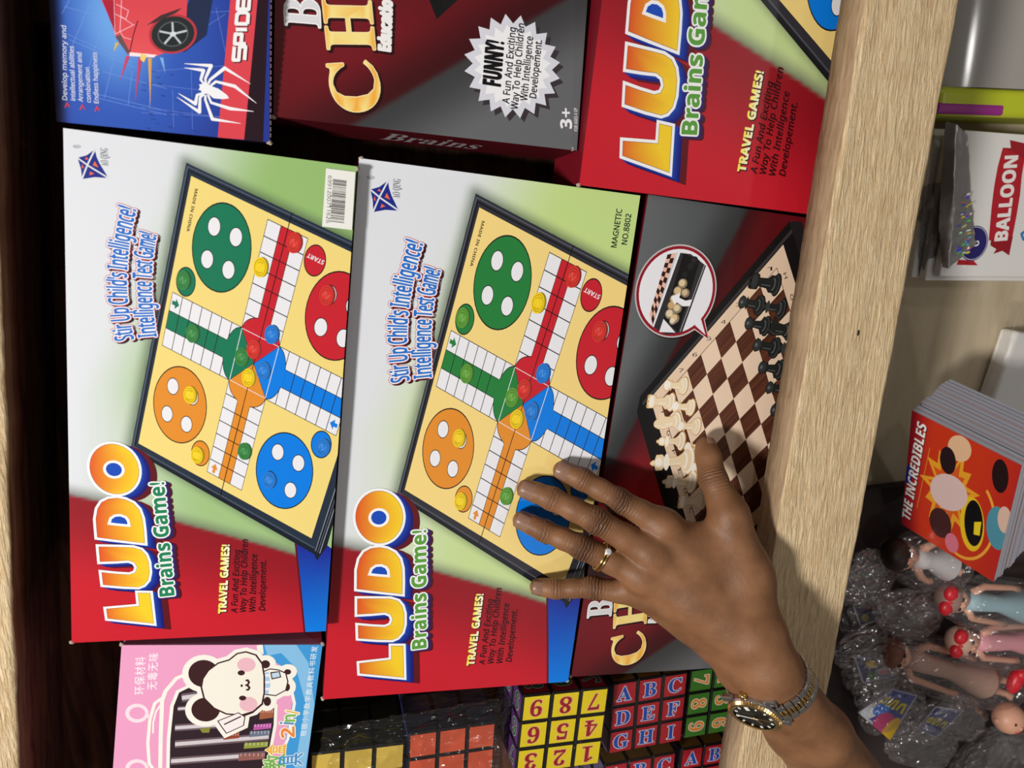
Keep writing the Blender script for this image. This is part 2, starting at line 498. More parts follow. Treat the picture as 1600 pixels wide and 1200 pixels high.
    # slogan, each line bowed
    for body, p0, pm, p1, cap in (("Stir Up Child's Intelligence!", (364, 1098), (327, 770), (376, 428), 9.6),
                                  ('Intelligence Test Game!', (482, 1084), (456, 800), (482, 560), 9.4)):
        P0, PM, P1 = q7(*p0), q7(*pm), q7(*p1)
        A.text(body, P0, P1, cap, (46, 18, 30), 4, 'sans', 0, 0, PM, (1.2, .6), 2, grow=1.15)
        A.text(body, P0, P1, cap, (200, 50, 58), 6, 'sans', 0, 0, PM, (0, 0), 2, grow=1.15)
        A.text(body, P0, P1, cap, (246, 246, 252), 8, 'sans', 0, 0, PM, (0, 0), 2, grow=.86)
        A.text(body, P0, P1, cap, (36, 112, 206), 10, 'sans', 0, 0, PM, (0, 0), 2, grow=.24)
    # title
    def blockletter(outer, hole, q):
        O = [q(*p) for p in outer]
        for i in range(6):
            t = (i + 1) / 6
            A.poly([(u + 6.0 * t + 2.2, v + 1.8 * t + 1.2) for u, v in O], (96, 14, 26), 10)
        for i in range(7):
            t = (6 - i) / 6
            A.poly([(u + 4.6 * t, v + 2.2 * t) for u, v in O], mixc((22, 80, 190), (20, 16, 110), t), 11 + i)
        A.poly(O, (250, 250, 252), 18)
        lo, hi = q(195, 0)[0], q(440, 0)[0]
        fill = lambda u, v: mixc((226, 84, 36), (252, 212, 44), sstep(lo + .06 * (hi - lo), hi, u))
        I = offset_poly(O, -1.45)
        hl = [q(*p) for p in hole] if hole else None
        if hl:
            H1 = offset_poly(hl, .2)
            A.poly(offset_poly(hl, 1.3), (250, 250, 252), 22)
        A.poly(I, (120, 40, 20), 19)
        I2 = offset_poly(O, -1.65)
        # strips so that the blend runs across the letter
        A.poly(I2, fill, 20)
        if hl: A.poly(offset_poly(hl, -.2), (20, 76, 190), 24)
    blockletter([(190, 776), (358, 757), (357, 684), (446, 684), (450, 874), (194, 850)], None, q6)
    blockletter([(180, 437), (300, 437), (370, 438), (415, 452), (440, 482), (452, 525), (452, 585), (440, 630), (412, 662), (378, 677), (300, 676), (186, 668), (183, 575),
                 (270, 583), (335, 586), (356, 578), (364, 560), (356, 542), (335, 534), (270, 540), (180, 545)], None, q6)
    blockletter([(177, 411), (290, 424), (441, 440), (443, 360), (441, 290), (428, 238), (398, 200), (355, 178), (312, 170), (262, 176), (220, 198), (192, 240), (178, 300)],
                [(264, 319), (300, 323), (352, 327), (350, 306), (340, 290), (318, 281), (292, 283), (272, 297)], q6)
    blockletter([(308 + 138 * math.cos(a) , 825 + 150 * math.sin(a)) for a in [math.radians(t * 9) for t in range(40)]],
                [(306 + 42 * math.cos(a), 828 + 38 * math.sin(a)) for a in [math.radians(t * 15) for t in range(24)]], q5)
    b0, b1_ = q6(553, 704), q6(552, 92)
    for i in range(4):
        t = (i + 1) / 4
        A.text('Brains Game!', b0, b1_, 8.2, mixc((30, 40, 150), (80, 10, 26), t), 12 + 3 - i, 'bold', 0, 0, None, (3.0 * t, 1.3 * t), 2, grow=1.1)
    A.text('Brains Game!', b0, b1_, 8.2, (248, 250, 250), 25, 'bold', 0, 0, None, (0, 0), 2, grow=1.05)
    A.text('Brains Game!', b0, b1_, 8.2, (30, 132, 88) if first else (92, 160, 62), 26, 'bold', 0, 0, None, (0, 0), 2, grow=.18)
    # small lines
    t0, t1 = q6(802, 797), q6(851, 427)
    A.text('TRAVEL GAMES!', t0, t1, 4.5, (50, 8, 14), 3, 'bold', 0, 0, None, (.5, .35), 2, grow=.45)
    A.text('TRAVEL GAMES!', t0, t1, 4.5, lambda u, v: mixc((255, 240, 90), (255, 252, 220), ((u - t0[0]) / 4 + 1)), 4, 'bold', 0, 0, None, (0, 0), 2, grow=.22)
    for body, p0, p1 in (('A Fun And Exciting', (858, 795), (903, 453)), ('Way To Help Children', (903, 787), (946, 395)),
                         ('With Intelligence', (949, 785), (986, 475)), ('Developement.', (998, 780), (1028, 508))):
        A.text(body, q6(*p0), q6(*p1), 3.7, (52, 6, 14), 3, 'it', 0, 0, None, (0, 0), 2, grow=.16)
    if not first:
        A.text('MAGNETIC', q4(1410, 490), q4(1440, 290), 3.2, (34, 40, 34), 3, 'sans', grow=.1)
        A.text('NO.8802', q4(1464, 475), q4(1488, 316), 3.2, (34, 40, 34), 3, 'sans', grow=.1)
    return A

def ludo_box(P, mesh_from, variant, label, worn=()):
    r = P.root('ludo_game_box')
    tag(r, label, 'board game', 'boxed ludo games')
    carton(r, P.W, P.L, P.T, MAROON)
    if mesh_from is None:
        o = ludo_art(variant).build('cover_print', PRINT, r, P.place, lim=(150, 300))
    else:
        o = mesh_from.copy(); COL.objects.link(o); o.parent = r
    for i, (a, b) in enumerate(worn): worn_corner(r, P, a, b, i + 3)
    return r, o

B1, _o = ludo_box(PB1, None, 1, 'ludo box with navy-framed board and a white barcode sticker in its corner', ((0, 1), (1, .004)))
B2, LP2 = ludo_box(PB2, None, 2, 'ludo box marked MAGNETIC NO.8802 with the fingers spread over its board', ((.008, 0), (0, 1), (1, 1)))
# barcode sticker on the first box
def barcode():
    q1 = Q(PB1, 220, 240, 4.4444)
    A = Art(); c = [q1(1286, 102), q1(1490, 128), q1(1466, 530), q1(1258, 506)]
    A.poly(c, (242, 242, 236), 25)
    H = homog([(0, 0), (1, 0), (1, 1), (0, 1)], c); S = lambda a, b: ap(H, (a, b))
    rnd = random.Random(5); y = .17
    while y < .90:
        w = rnd.choice((.006, .006, .012, .018)); x0 = .26 if rnd.random() > .12 else .2
        A.poly([S(x0, y), S(.72, y), S(.72, y + w), S(x0, y + w)], (44, 42, 44), 27)
        y += w + rnd.choice((.007, .007, .012, .016))
    A.text('6991200711626', S(.09, .12), S(.13, .93), 2.1, (44, 42, 44), 27, 'sans')
    o = A.build('barcode_sticker', PRINT, B1, lambda u, v, h: PB1.place(u, v, h + .0008)); o['label'] = 'white barcode sticker'
barcode()

# the larger-looking ludo box leaning higher at the upper right
def corner_panel(bl, h, yaw, W, L, T, tilt_u=0., tilt_v=0.):
    """panel whose lower left corner (image sense) is seen at bl"""
    p = Panel(Vector((0, 0, 0)), yaw, W, L, T, tilt_u=tilt_u, tilt_v=tilt_v)
    return Panel(U(*bl, h) - p.R @ Vector((0, -L, 0)), yaw, W, L, T, tilt_u=tilt_u, tilt_v=tilt_v)
PB3 = corner_panel((905, 289), .004, math.radians(-6.4), .1961 * 1.12, .3908 * 1.12, .056, tilt_v=math.radians(1.2))
B3, _o3 = ludo_box(PB3, LP2, 2, 'ludo box at the shelf rail with the half-cut LUD title, larger than the other two', ((0, 1),))
_o3.scale = (1.12, 1.12, 1); _o3.location = (0, 0, PB3.T - PB2.T)

# ------------------------------------------------------------------ chess boxes
PCR = panel_px((1013, 304), (892, 1058), -.0034, .1994, .3905, .046)
PCT = corner_panel((427, 182), -.004, math.radians(-5.0), .1985, .3900, .052, tilt_u=math.radians(-5))
def chess_art():
    A = Art((150, 300))
    z6 = Q(PCR, 880, 860, 6.0); z7 = Q(PCR, 960, 340, 5.0); z8 = Q(PCR, 960, 560, 5.0); zb = Q(PCR, 980, 370, 7.06)
    zt = Q(PCT, 400, 0, 2.857); R = PCR.uv
    diagA = [z6(610, 1145), z6(1110, 765)]                       # lower grey corner
    def line_x(p, q, v): return p[0] + (q[0] - p[0]) * (v - p[1]) / (q[1] - p[1])
    gA, gB = R(1172, 320), R(956, 726)                           # upper grey corner
    t0, t1 = zt(455, 548), zt(935, 265)
    slope = (t1[1] - t0[1]) / (t1[0] - t0[0])
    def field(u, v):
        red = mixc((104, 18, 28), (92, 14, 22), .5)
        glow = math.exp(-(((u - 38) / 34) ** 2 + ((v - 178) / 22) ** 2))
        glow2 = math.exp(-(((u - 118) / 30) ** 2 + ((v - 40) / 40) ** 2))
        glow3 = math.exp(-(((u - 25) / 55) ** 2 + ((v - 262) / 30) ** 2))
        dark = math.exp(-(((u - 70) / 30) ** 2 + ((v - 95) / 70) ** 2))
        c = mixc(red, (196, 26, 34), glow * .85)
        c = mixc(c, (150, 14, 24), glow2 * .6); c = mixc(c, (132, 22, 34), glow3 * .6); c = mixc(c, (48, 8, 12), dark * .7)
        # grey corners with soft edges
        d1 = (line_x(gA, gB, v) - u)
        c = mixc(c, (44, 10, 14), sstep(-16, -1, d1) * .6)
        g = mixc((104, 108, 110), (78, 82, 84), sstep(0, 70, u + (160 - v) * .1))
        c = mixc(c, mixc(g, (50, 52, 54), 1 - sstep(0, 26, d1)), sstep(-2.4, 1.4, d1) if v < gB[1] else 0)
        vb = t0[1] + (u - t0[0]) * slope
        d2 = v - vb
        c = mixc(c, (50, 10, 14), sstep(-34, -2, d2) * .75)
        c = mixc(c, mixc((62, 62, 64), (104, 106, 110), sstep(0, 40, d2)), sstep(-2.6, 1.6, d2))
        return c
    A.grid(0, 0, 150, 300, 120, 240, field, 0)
    # chessboard
    lat = {(0, 0): (615, 243), (1, 0): (660, 403), (2, 0): (710, 555), (0, 1): (720, 128), (1, 1): (768, 275), (2, 1): (815, 437), (3, 1): (865, 600), (4, 1): (910, 750),
           (5, 1): (960, 905), (1, 2): (880, 155), (2, 2): (930, 310), (3, 2): (975, 473), (4, 2): (1025, 633), (5, 2): (1075, 800), (6, 2): (1124, 951), (-1, 6): (1270, -705)}
    HB = homog(list(lat), [z8(*p) for p in lat.values()])
    B = lambda i, j: ap(HB, (i, j))
    A.poly([B(-2.1, -3.1), B(-2.1, 7.2), B(8.1, 7.2), B(8.1, -3.1)], (22, 20, 22), 2)
    A.poly([B(-1.75, -3.3), B(-1.75, 7.5), B(-1.6, 7.5), B(-1.6, -3.3)], (60, 58, 60), 3)
    A.poly([B(-2.1, 7.2), B(8.1, 7.2), B(8.1, 7.75), B(-1.6, 7.75)], (34, 32, 34), 3)
    A.poly([B(-2.1, -3.1), B(8.1, -3.1), B(8.1, -3.6), B(-1.6, -3.6)], (16, 18, 18), 3)
    A.poly([B(-1.55, -2.55), B(-1.55, 6.62), B(7.6, 6.62), B(7.6, -2.55)], (240, 212, 184), 4)
    rnd = random.Random(2)
    for i in range(-1, 7):
        for j in range(-2, 6):
            if (i + j) % 2:
                A.poly([B(i, j), B(i + 1, j), B(i + 1, j + 1), B(i, j + 1)], (92, 52, 38), 5)
                for k in range(5):
                    x = i + rnd.random() * .9; w = .03 + .05 * rnd.random()
                    A.poly([B(x, j), B(x + w, j), B(x + w, j + 1), B(x, j + 1)], rnd.choice([(74, 40, 28), (108, 62, 46)]), 6)
            else:
                A.poly([B(i, j), B(i + 1, j), B(i + 1, j + 1), B(i, j + 1)], (244, 218, 192), 5)
    for a, b in (((-1, -2), (-1, 6)), ((-1, 6), (7, 6)), ((7, 6), (7, -2)), ((7, -2), (-1, -2))):
        A.line([B(*a), B(*b)], .3, (70, 44, 34), 7)
    for k, ch in enumerate('12345678'):
        A.text(ch, B(-1.3, 5.35 - k + .15), B(-1.1, 5.35 - k + .4), 2.2, (50, 34, 28), 8, 'sans')
    for k, ch in enumerate('HGFEDCBA'):
        A.text(ch, B(-.55 + k, -2.2), B(-.3 + k, -2.2), 2.2, (50, 34, 28), 8, 'sans')
        A.text(ch, B(-.55 + k, 6.2), B(-.3 + k, 6.2), 2.2, (50, 34, 28), 8, 'sans')
    # pieces: silhouettes between the head and the foot
    PROF = {'pawn': [(0, .40), (.10, .44), (.16, .36), (.24, .38), (.34, .17), (.62, .13), (.66, .25), (.71, .13), (.76, .22), (.88, .27), (.97, .16), (1, .03)],
            'rook': [(0, .36), (.10, .40), (.16, .32), (.28, .32), (.38, .18), (.68, .15), (.72, .28), (.96, .30), (1, .26)],
            'bishop': [(0, .33), (.08, .36), (.16, .28), (.30, .13), (.58, .10), (.62, .24), (.67, .11), (.74, .19), (.88, .16), (.95, .05), (1, .05)],
            'king': [(0, .33), (.08, .35), (.16, .26), (.32, .13), (.56, .11), (.60, .24), (.66, .12), (.72, .22), (.86, .22), (.90, .06), (.94, .08), (1, .02)],
            'knight': [(0, .36), (.10, .40), (.18, .30), (.30, .22), (.5, .26), (.7, .30), (.86, .22), (.97, .12), (1, .04)]}
    def piece(kind, head, foot, pale, lay):
        h, f = Vector(head), Vector(foot); ax = h - f; Ln = ax.length; ax.normalize(); sd = Vector((-ax.y, ax.x))
        W = Ln if kind == 'pawn' else Ln * .92
        base, hi, lo = ((246, 224, 186), (255, 248, 234), (214, 168, 104)) if pale else ((34, 38, 38), (92, 98, 100), (12, 14, 14))
        pr = PROF[kind]
        pts = [f + ax * (t * Ln) + sd * (r * W * .9) for t, r in pr] + [f + ax * (t * Ln) - sd * (r * W * .9) for t, r in reversed(pr)]
        A.poly(offset_poly([tuple(p) for p in pts], .25), lo, lay)
        A.poly([tuple(p) for p in pts], base, lay + 1)
        def ell(t, r, c, l, k=.45): A.poly([tuple(f + ax * (t * Ln + math.sin(a) * r * W * k) + sd * math.cos(a) * r * W) for a in [math.radians(15 * q) for q in range(24)]], c, l)
        ell(.05, .40, lo, lay + 2); ell(.08, .36, hi if pale else (58, 62, 62), lay + 3); ell(.12, .30, base, lay + 4); ell(.17, .22, hi, lay + 5, .4); ell(.2, .18, base, lay + 6, .4)
        if kind in ('pawn',): ell(.84, .20, hi if pale else (52, 56, 58), lay + 3, .8); ell(.88, .07, (255, 255, 255) if pale else (104, 110, 112), lay + 4, .8)
        if kind in ('bishop', 'king'): ell(.61, .22, hi if pale else (60, 64, 64), lay + 3, .35); ell(.8, .12, hi if pale else (52, 56, 58), lay + 4, .8)
        if kind == 'rook':
            ell(.84, .24, hi if pale else (52, 56, 58), lay + 3, .45)
            for k in (-.2, 0, .2): A.poly([tuple(f + ax * (Ln * t) + sd * (k + s) * W) for t, s in ((.95, -.04), (1.03, -.05), (1.03, .05), (.95, .04))], lo, lay + 4)
        if kind == 'knight':
            A.poly([tuple(f + ax * (Ln * t) + sd * s * W) for t, s in ((.5, .1), (.62, .42), (.75, .48), (.8, .2))], base, lay + 3)
            A.line([tuple(f + ax * (Ln * t) + sd * s * W) for t, s in ((.3, -.12), (.6, -.2), (.9, -.05))], .5, hi if pale else (70, 74, 76), lay + 4)
        A.line([tuple(f + ax * (Ln * t) - sd * .07 * W) for t in (.22, .58)], .55, hi, lay + 5)
    for kind, h, f in (('bishop', (330, 648), (535, 645)), ('knight', (308, 515), (505, 485)), ('rook', (258, 335), (455, 342)), ('king', (280, 820), (600, 790)), ('king', (374, 962), (620, 965)),
                       ('pawn', (385, 208), (555, 215)), ('pawn', (450, 372), (612, 384)), ('pawn', (488, 528), (656, 532)), ('pawn', (545, 695), (710, 695)), ('pawn', (590, 850), (750, 850)), ('rook', (500, 1120), (700, 1110))):
        piece(kind, z8(*h), z8(*f), True, 10)
    for kind, h, f in (('knight', (1180, 860), (1370, 885)), ('bishop', (1115, 685), (1320, 715)), ('rook', (1060, 490), (1275, 528)), ('king', (1240, 1015), (1440, 1030)),
                       ('pawn', (972, 655), (1150, 690)), ('pawn', (1020, 820), (1195, 850)), ('pawn', (1085, 990), (1270, 1020)), ('pawn', (1125, 1165), (1305, 1190)), ('pawn', (1184, 1325), (1360, 1345)), ('pawn', (1220, 1500), (1400, 1515))):
        piece(kind, z7(*h), z7(*f), False, 10)
    # round call-out with the opened case
    c = zb(540, 605); e1 = zb(975, 605); rx = e1[0] - c[0]
    ring = lambda k: arc_pts(c, rx * k, rx * k * 1.06, n=48)
    tail = [zb(835, 905), zb(885, 1112), zb(735, 1000)]
    A.poly([(p[0] + .5, p[1] + .3) for p in ring(1.035)], (40, 12, 14), 7)
    A.poly(ring(1.02), (196, 192, 192), 8); A.poly(offset_poly(tail, .9), (220, 210, 210), 8)
    A.poly(ring(.985), (150, 20, 40), 9); A.poly(offset_poly(tail, .35), (150, 20, 40), 9)
    A.poly(ring(.92), (240, 240, 246), 10); A.poly([zb(805, 880), zb(862, 1082), zb(745, 975)], (240, 240, 246), 10)
    A.poly([zb(585, 176), zb(700, 190), zb(868, 320), zb(605, 1052), zb(430, 1080), zb(290, 1000)], (50, 48, 52), 11)
    A.poly([zb(620, 180), zb(800, 260), zb(560, 1050), zb(400, 905)], (20, 18, 20), 12)
    A.line([zb(550, 172), zb(272, 985)], .5, (190, 186, 190), 13); A.line([zb(852, 310), zb(580, 1050)], .5, (170, 168, 172), 13)
    A.poly([zb(442, 196), zb(535, 176), zb(275, 985), zb(245, 850)], (238, 190, 170), 12)
    for k in range(7):
        for m in range(2):
            p = lambda s, t: (lambda a, b: (a[0] + (b[0] - a[0]) * s, a[1] + (b[1] - a[1]) * s))(zb(442 - 197 * t, 196 + 654 * t), zb(535 - 260 * t, 176 + 809 * t))
            s0, tt = m * .5, (k + (m * .5)) / 7.2
            A.poly([p(s0, tt), p(s0 + .5, tt), p(s0 + .5, tt + .075), p(s0, tt + .075)], (52, 22, 18), 13)
    for p, r, col in (((610, 515), 3.2, (228, 206, 160)), ((560, 600), 3.4, (222, 196, 150)), ((640, 620), 3., (214, 186, 150)), ((520, 690), 3.4, (226, 200, 150)), ((490, 760), 3.2, (210, 172, 120)),
                      ((550, 790), 3.2, (230, 208, 168)), ((470, 850), 3.4, (232, 212, 176)), ((520, 900), 3.4, (226, 198, 150)), ((500, 930), 2.4, (240, 226, 196)),
                      ((640, 420), 2.6, (34, 32, 34)), ((700, 330), 3., (36, 34, 36)), ((740, 260), 2.6, (44, 40, 44))):
        A.circle(zb(*p), r * .9, mixc(col, (0, 0, 0), .35), 13, 14); A.circle(zb(p[0] - 6, p[1] - 6), r * .62, col, 14, 12)
    A.poly([zb(482, 660), zb(585, 616), zb(572, 672), zb(640, 704), zb(716, 690), zb(690, 764), zb(610, 766), zb(545, 720), zb(520, 752)], (246, 246, 250), 16)
    A.poly([zb(398, 905), zb(530, 1056), zb(350, 1050)], (240, 240, 246), 15)
    # title letters
    def letters(body, p0, p1, cap, style, fill, rim, lay, off=.0):
        A.text(body, p0, p1, cap, (40, 4, 8), lay, style, off, 0, None, (1.0, .8), grow=.9)
        A.text(body, p0, p1, cap, rim, lay + 1, style, off, grow=.5)
        A.text(body, p0, p1, cap, fill, lay + 2, style, off)
    gold = lambda u, v: mixc((250, 176, 62), (255, 236, 150), .5 + .5 * math.sin(u * .8))
    letters('C', z6(768, 1030), z6(762, 745), 22.0, 'serif', gold, (255, 232, 170), 3)
    letters('H', z6(776, 682), z6(790, 400), 22.0, 'serif', gold, (255, 232, 170), 3)
    letters('B', z6(446, 612), z6(462, 455), 15.5, 'serif', (226, 226, 232), (255, 255, 255), 3)
    e0, e1 = zt(600, 229), zt(608, 6)
    letters('Educatio', e0, e1, 5.6, 'bold', (248, 246, 246), (248, 246, 246), 3, .0)
    # starburst
    cc = zt(1147, 298); n = 20; pts = []
    ru = abs(zt(1360, 298)[0] - cc[0]); rv = abs(zt(1147, 62)[1] - cc[1])
    for k in range(2 * n):
        a = math.pi * k / n + .1; r = 1. if k % 2 == 0 else .82
        pts.append((cc[0] + ru * r * math.cos(a), cc[1] + rv * r * math.sin(a)))
    A.poly([(p[0] + 2.2, p[1] + 1.8) for p in pts], (58, 50, 54), 3)
    A.poly(pts, (222, 224, 234), 4)
    A.poly([(cc[0] + (p[0] - cc[0]) * .80, cc[1] + (p[1] - cc[1]) * .80) for p in pts], (248, 248, 252), 5)
    A.text('FUNNY!', zt(1091, 386), zt(1106, 191), 9.0, (16, 14, 18), 6, 'bold', grow=.35)
    for body, p0, p1 in (('A Fun And Exciting', (1130, 464), (1160, 126)), ('Way To Help Children', (1168, 490), (1198, 108)), ('With Intelligence', (1210, 452), (1236, 166)), ('Developement.', (1250, 440), (1276, 182))):
        A.text(body, zt(*p0), zt(*p1), 3.6, (20, 18, 22), 6, 'sans', grow=.1)
    A.text('3+', zt(1410, 574), zt(1408, 484), 6.2, (246, 246, 250), 4, 'bold', grow=.1)
    A.text('FOR AGES 4 UP', zt(1436, 586), zt(1434, 482), 1.9, (225, 225, 230), 4, 'bold')
    return A
CHESS_SIDE = mat('chess_box_side', (92, 14, 24), .5, 0, .3)
def chess_box(P, src, label, worn):
    r = P.root('chess_game_box'); tag(r, label, 'board game', 'boxed chess games')
    carton(r, P.W, P.L, P.T, CHESS_SIDE)
    if src is None: o = chess_art().build('cover_print', PRINT, r, P.place, lim=(150, 300))
    else:
        o = src.copy(); COL.objects.link(o); o.parent = r; o.location = (0, 0, P.T - PCR.T); o.scale = (P.W / PCR.W, P.L / PCR.L, 1)
    for i, (a, b) in enumerate(worn): worn_corner(r, P, a, b, i + 20)
    A = Art()                                                    # lettering on the lower end panel
    A.text('Brains', (52, 11.5), (104, 11.5), 7.5, (196, 190, 194), 1, 'serif', 0, .25)
    A.build('end_lettering', PRINT, r, lambda u, v, h: (u / 150 * P.W - P.W / 2, -P.L / 2 - h, P.T - v * P.T / 15))
    return r, o
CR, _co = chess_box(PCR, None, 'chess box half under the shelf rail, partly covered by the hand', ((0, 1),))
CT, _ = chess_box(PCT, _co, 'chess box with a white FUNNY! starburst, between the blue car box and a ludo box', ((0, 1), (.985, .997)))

# ------------------------------------------------------------------ blue box with the red car
PSP = corner_panel((88, 190), 0., math.radians(-4.7), .1150, .1725, .056)
PSP.units = (150., 225.); PSP.sv = PSP.L / 225.
def car_box():
    P = PSP; r = P.root('toy_car_box')
    tag(r, 'blue toy box with a red car, white spider and the letters SPIDE', 'toy box')
    carton(r, P.W, P.L, P.T, mat('navy_card', (26, 24, 52), .4))
    A = Art((150, 225)); p = P.uv; y4 = Q(P, 80, 0, 6.0); y5 = Q(P, 220, 0, 5.452)
    gc = y4(620, 150)
    def field(u, v):
        d = math.hypot((u - gc[0]) * 1.0, (v - gc[1]) * .62)
        c = mixc((112, 170, 240), (52, 92, 190), sstep(5, 45, d)); c = mixc(c, (40, 58, 150), sstep(40, 100, d))
        c = mixc((24, 26, 60), c, sstep(0, 11, u)); return c  # left margin darkened in the ink for the back rail's shade
    A.grid(0, 0, 150, 225, 50, 75, field, 0)
    rnd = random.Random(8)
    for a, b in (((100, 130), (170, 0)), ((200, 420), (370, 20)), ((300, 800), (480, 230)), ((500, 920), (590, 540)), ((720, 990), (760, 660)), ((920, 1020), (930, 820)),
                 ((150, 320), (760, 590)), ((170, 370), (800, 640)), ((420, 880), (1080, 1040)), ((440, 920), (1080, 1075)), ((480, 670), (1080, 830)), ((120, 60), (560, 180))):
        A.line([y4(*a), y4(*b)], .3, (120, 158, 232), 1)
    for a, b in (((0, 915), (690, 1000)), ((0, 960), (690, 995)), ((100, 605), (720, 560)), ((100, 720), (700, 790)), ((270, 760), (280, 1100)), ((430, 600), (440, 1100)), ((500, 110), (760, 95)), ((520, 250), (720, 120)), ((640, 60), (720, 440))):
        A.line([y5(*a), y5(*b)], .28, (112, 140, 220), 1)
    for k in range(34):                                          # circuit-like zigzags along the lower edge
        x, y = rnd.uniform(0, 640), rnd.uniform(560, 1140)
        A.line([y5(x + q * 10, y + (14 if q % 2 else 0) + q * 2) for q in range(5)], .25, (44, 56, 138), 1)
    # red band and dark margin
    A.poly([y5(768, -60), y5(1000, -60), y5(884, 1190), y5(655, 1172)], (226, 72, 84), 2)
    A.poly([y5(1003, -60), y5(1090, -60), y5(1040, 1230), y5(880, 1190)], (40, 22, 32), 3)
    # car: bonnet, wing, wheel
    A.poly([y5(430, -40), y5(620, -60), y5(560, 300), y5(380, 440), y5(230, 450)], (38, 48, 80), 2)
    body = [y4(470, 0), y4(560, 200), y4(600, 330), y4(690, 460), y4(735, 520), y4(990, 525), y4(1130, 470), y5(300, 430), y5(390, 130), y5(400, -60), y4(470, -300)]
    A.poly(body, lambda u, v: mixc((238, 96, 100), (206, 50, 66), sstep(0, 60, abs(u - y4(900, 0)[0]))), 4)
    A.poly([y4(480, 0), y4(600, 0), y4(610, 310), y4(560, 210)], (178, 36, 60), 5)
    A.poly([y4(600, 345), y4(650, 325), y4(735, 480), y4(720, 515)], (110, 84, 88), 6)
    A.line([y4(812, 195), y4(770, 330), y4(735, 500)], .6, (58, 14, 24), 6)
    for pl in ([(590, 0), (600, 320), (740, 250)], [(660, 0), (645, 300)], [(610, 40), (725, 100), (700, 185), (650, 150)], [(640, 300), (780, 230)], [(600, 130), (690, 180), (770, 235)], [(640, 290), (680, 350), (750, 370)]):
        A.line([y4(*q) for q in pl], .35, (255, 214, 226), 6)
    A.poly([y4(735, 490), y4(990, 515), y4(960, 540), y4(735, 525)], (255, 236, 240), 7)
    A.poly([y4(840, 500), y4(900, 520), y4(870, 585), y4(835, 560)], (250, 214, 120), 8)
    for a, b, col in (((720, 525), (640, 770), (208, 72, 110)), ((835, 545), (785, 970), (200, 70, 110)), ((925, 545), (930, 1000), (226, 170, 90)), ((620, 400), (585, 490), (220, 190, 90)), ((1035, 540), (1070, 690), (130, 180, 240))):
        d = Vector(y4(*a)), Vector(y4(*b)); A.poly([d[0] + Vector((-1.3, 0)), d[0] + Vector((1.3, 0)), d[1]], col, 3)
    A.poly([y5(50, 215), y5(170, 130), y5(355, 65), y5(300, 110), y5(130, 190)], (70, 50, 56), 6)
    wc = y5(275, 290)
    wheel = lambda k: arc_pts(wc, 15.6 * k, 11.6 * k, n=36, rot=-28)
    A.poly(wheel(1.12), (190, 60, 70), 5); A.poly(wheel(1), (44, 48, 50), 7); A.poly(wheel(.72), (92, 98, 102), 8); A.poly(wheel(.66), (40, 44, 48), 9)
    for k in range(5):
        a = math.radians(72 * k + 10); R = wheel(.66); e = R[int((72 * k + 10) / 10) % 36]
        A.line([wc, e], 1.4, (196, 204, 210), 10)
    A.poly(wheel(.14), (220, 226, 230), 11)
    # spider
    ws = (250, 250, 254)
    A.poly([y5(*q) for q in ((520, 715), (560, 705), (590, 730), (660, 755), (735, 810), (752, 838), (700, 845), (620, 838), (575, 800), (530, 800), (505, 765), (490, 770), (505, 740), (495, 722))], ws, 12)
    for leg in ([(545, 720), (510, 680), (535, 600), (372, 578)], [(555, 715), (550, 670), (600, 560), (372, 542)], [(575, 715), (590, 680), (715, 580), (935, 715)], [(590, 735), (640, 695), (800, 735), (985, 880)],
                [(540, 790), (480, 810), (465, 885), (320, 795)], [(540, 800), (505, 830), (500, 955), (308, 828)], [(550, 810), (550, 850), (610, 1015), (850, 1052)], [(570, 805), (600, 875), (760, 925), (962, 950)]):
        P_ = [Vector(y5(*q)) for q in leg]; ws_ = (1.5, 1.8, 2.5, .3)
        for k in range(3):
            d = (P_[k + 1] - P_[k]).normalized(); n_ = Vector((-d.y, d.x))
            A.poly([P_[k] + n_ * ws_[k] / 2, P_[k + 1] + n_ * ws_[k + 1] / 2, P_[k + 1] - n_ * ws_[k + 1] / 2, P_[k] - n_ * ws_[k] / 2], ws, 12)
        for k in (1, 2): A.circle(P_[k], ws_[k] / 2, ws, 12, 10)
    # lettering
    SEG = {'S': [[(1, 1), (0, 1), (0, .52), (1, .52), (1, 0), (0, 0)]], 'P': [[(0, 0), (0, 1), (1, 1), (1, .42), (0, .42)]], 'I': [[(.5, 0), (.5, 1)]],
           'D': [[(0, 0), (0, 1), (.82, 1), (1, .8), (1, .2), (.82, 0), (0, 0)]], 'E': [[(1, 1), (0, 1), (0, 0), (1, 0)], [(0, .5), (.95, .5)]]}
    for ch, ya, yb in (('S', 512, 398), ('P', 374, 292), ('I', 268, 236), ('D', 204, 108), ('E', 80, -22)):
        for xo, col, lay, w in ((9, (60, 12, 24), 13, 2.9), (0, (252, 250, 252), 14, 2.6)):
            def T(u, v, xo=xo): 
                y = ya + (yb - ya) * u; xb = 884 + (512 - y) * .082
                return y5(xb - 96 * v + xo, y + xo * .8)
            for st in SEG[ch]: A.line([T(*p) for p in st], w, col, lay)
    for body, a, b in (('Develop memory and', (150, 940), (140, 245)), ('intellectual abilities', (228, 945), (212, 435)), ('Arrangement and', (298, 955), (286, 495)), ('combination', (374, 962), (360, 635)), ('Endless happiness', (446, 970), (430, 495))):
        A.text(body, y4(*a), y4(*b), 3.1, (206, 216, 242), 13, 'sans', grow=.12)
    for x, y in ((150, 985), (292, 1005), (432, 1020)): A.line([y4(x - 20, y + 25), y4(x, y - 20), y4(x + 22, y + 18)], .8, (226, 70, 80), 13)
    A.build('cover_print', ink_mat('glossy_card', .3, .4), r, P.place, lim=(150, 225))
    bm = bmesh.new()                                             # crimped glued seam down the right edge
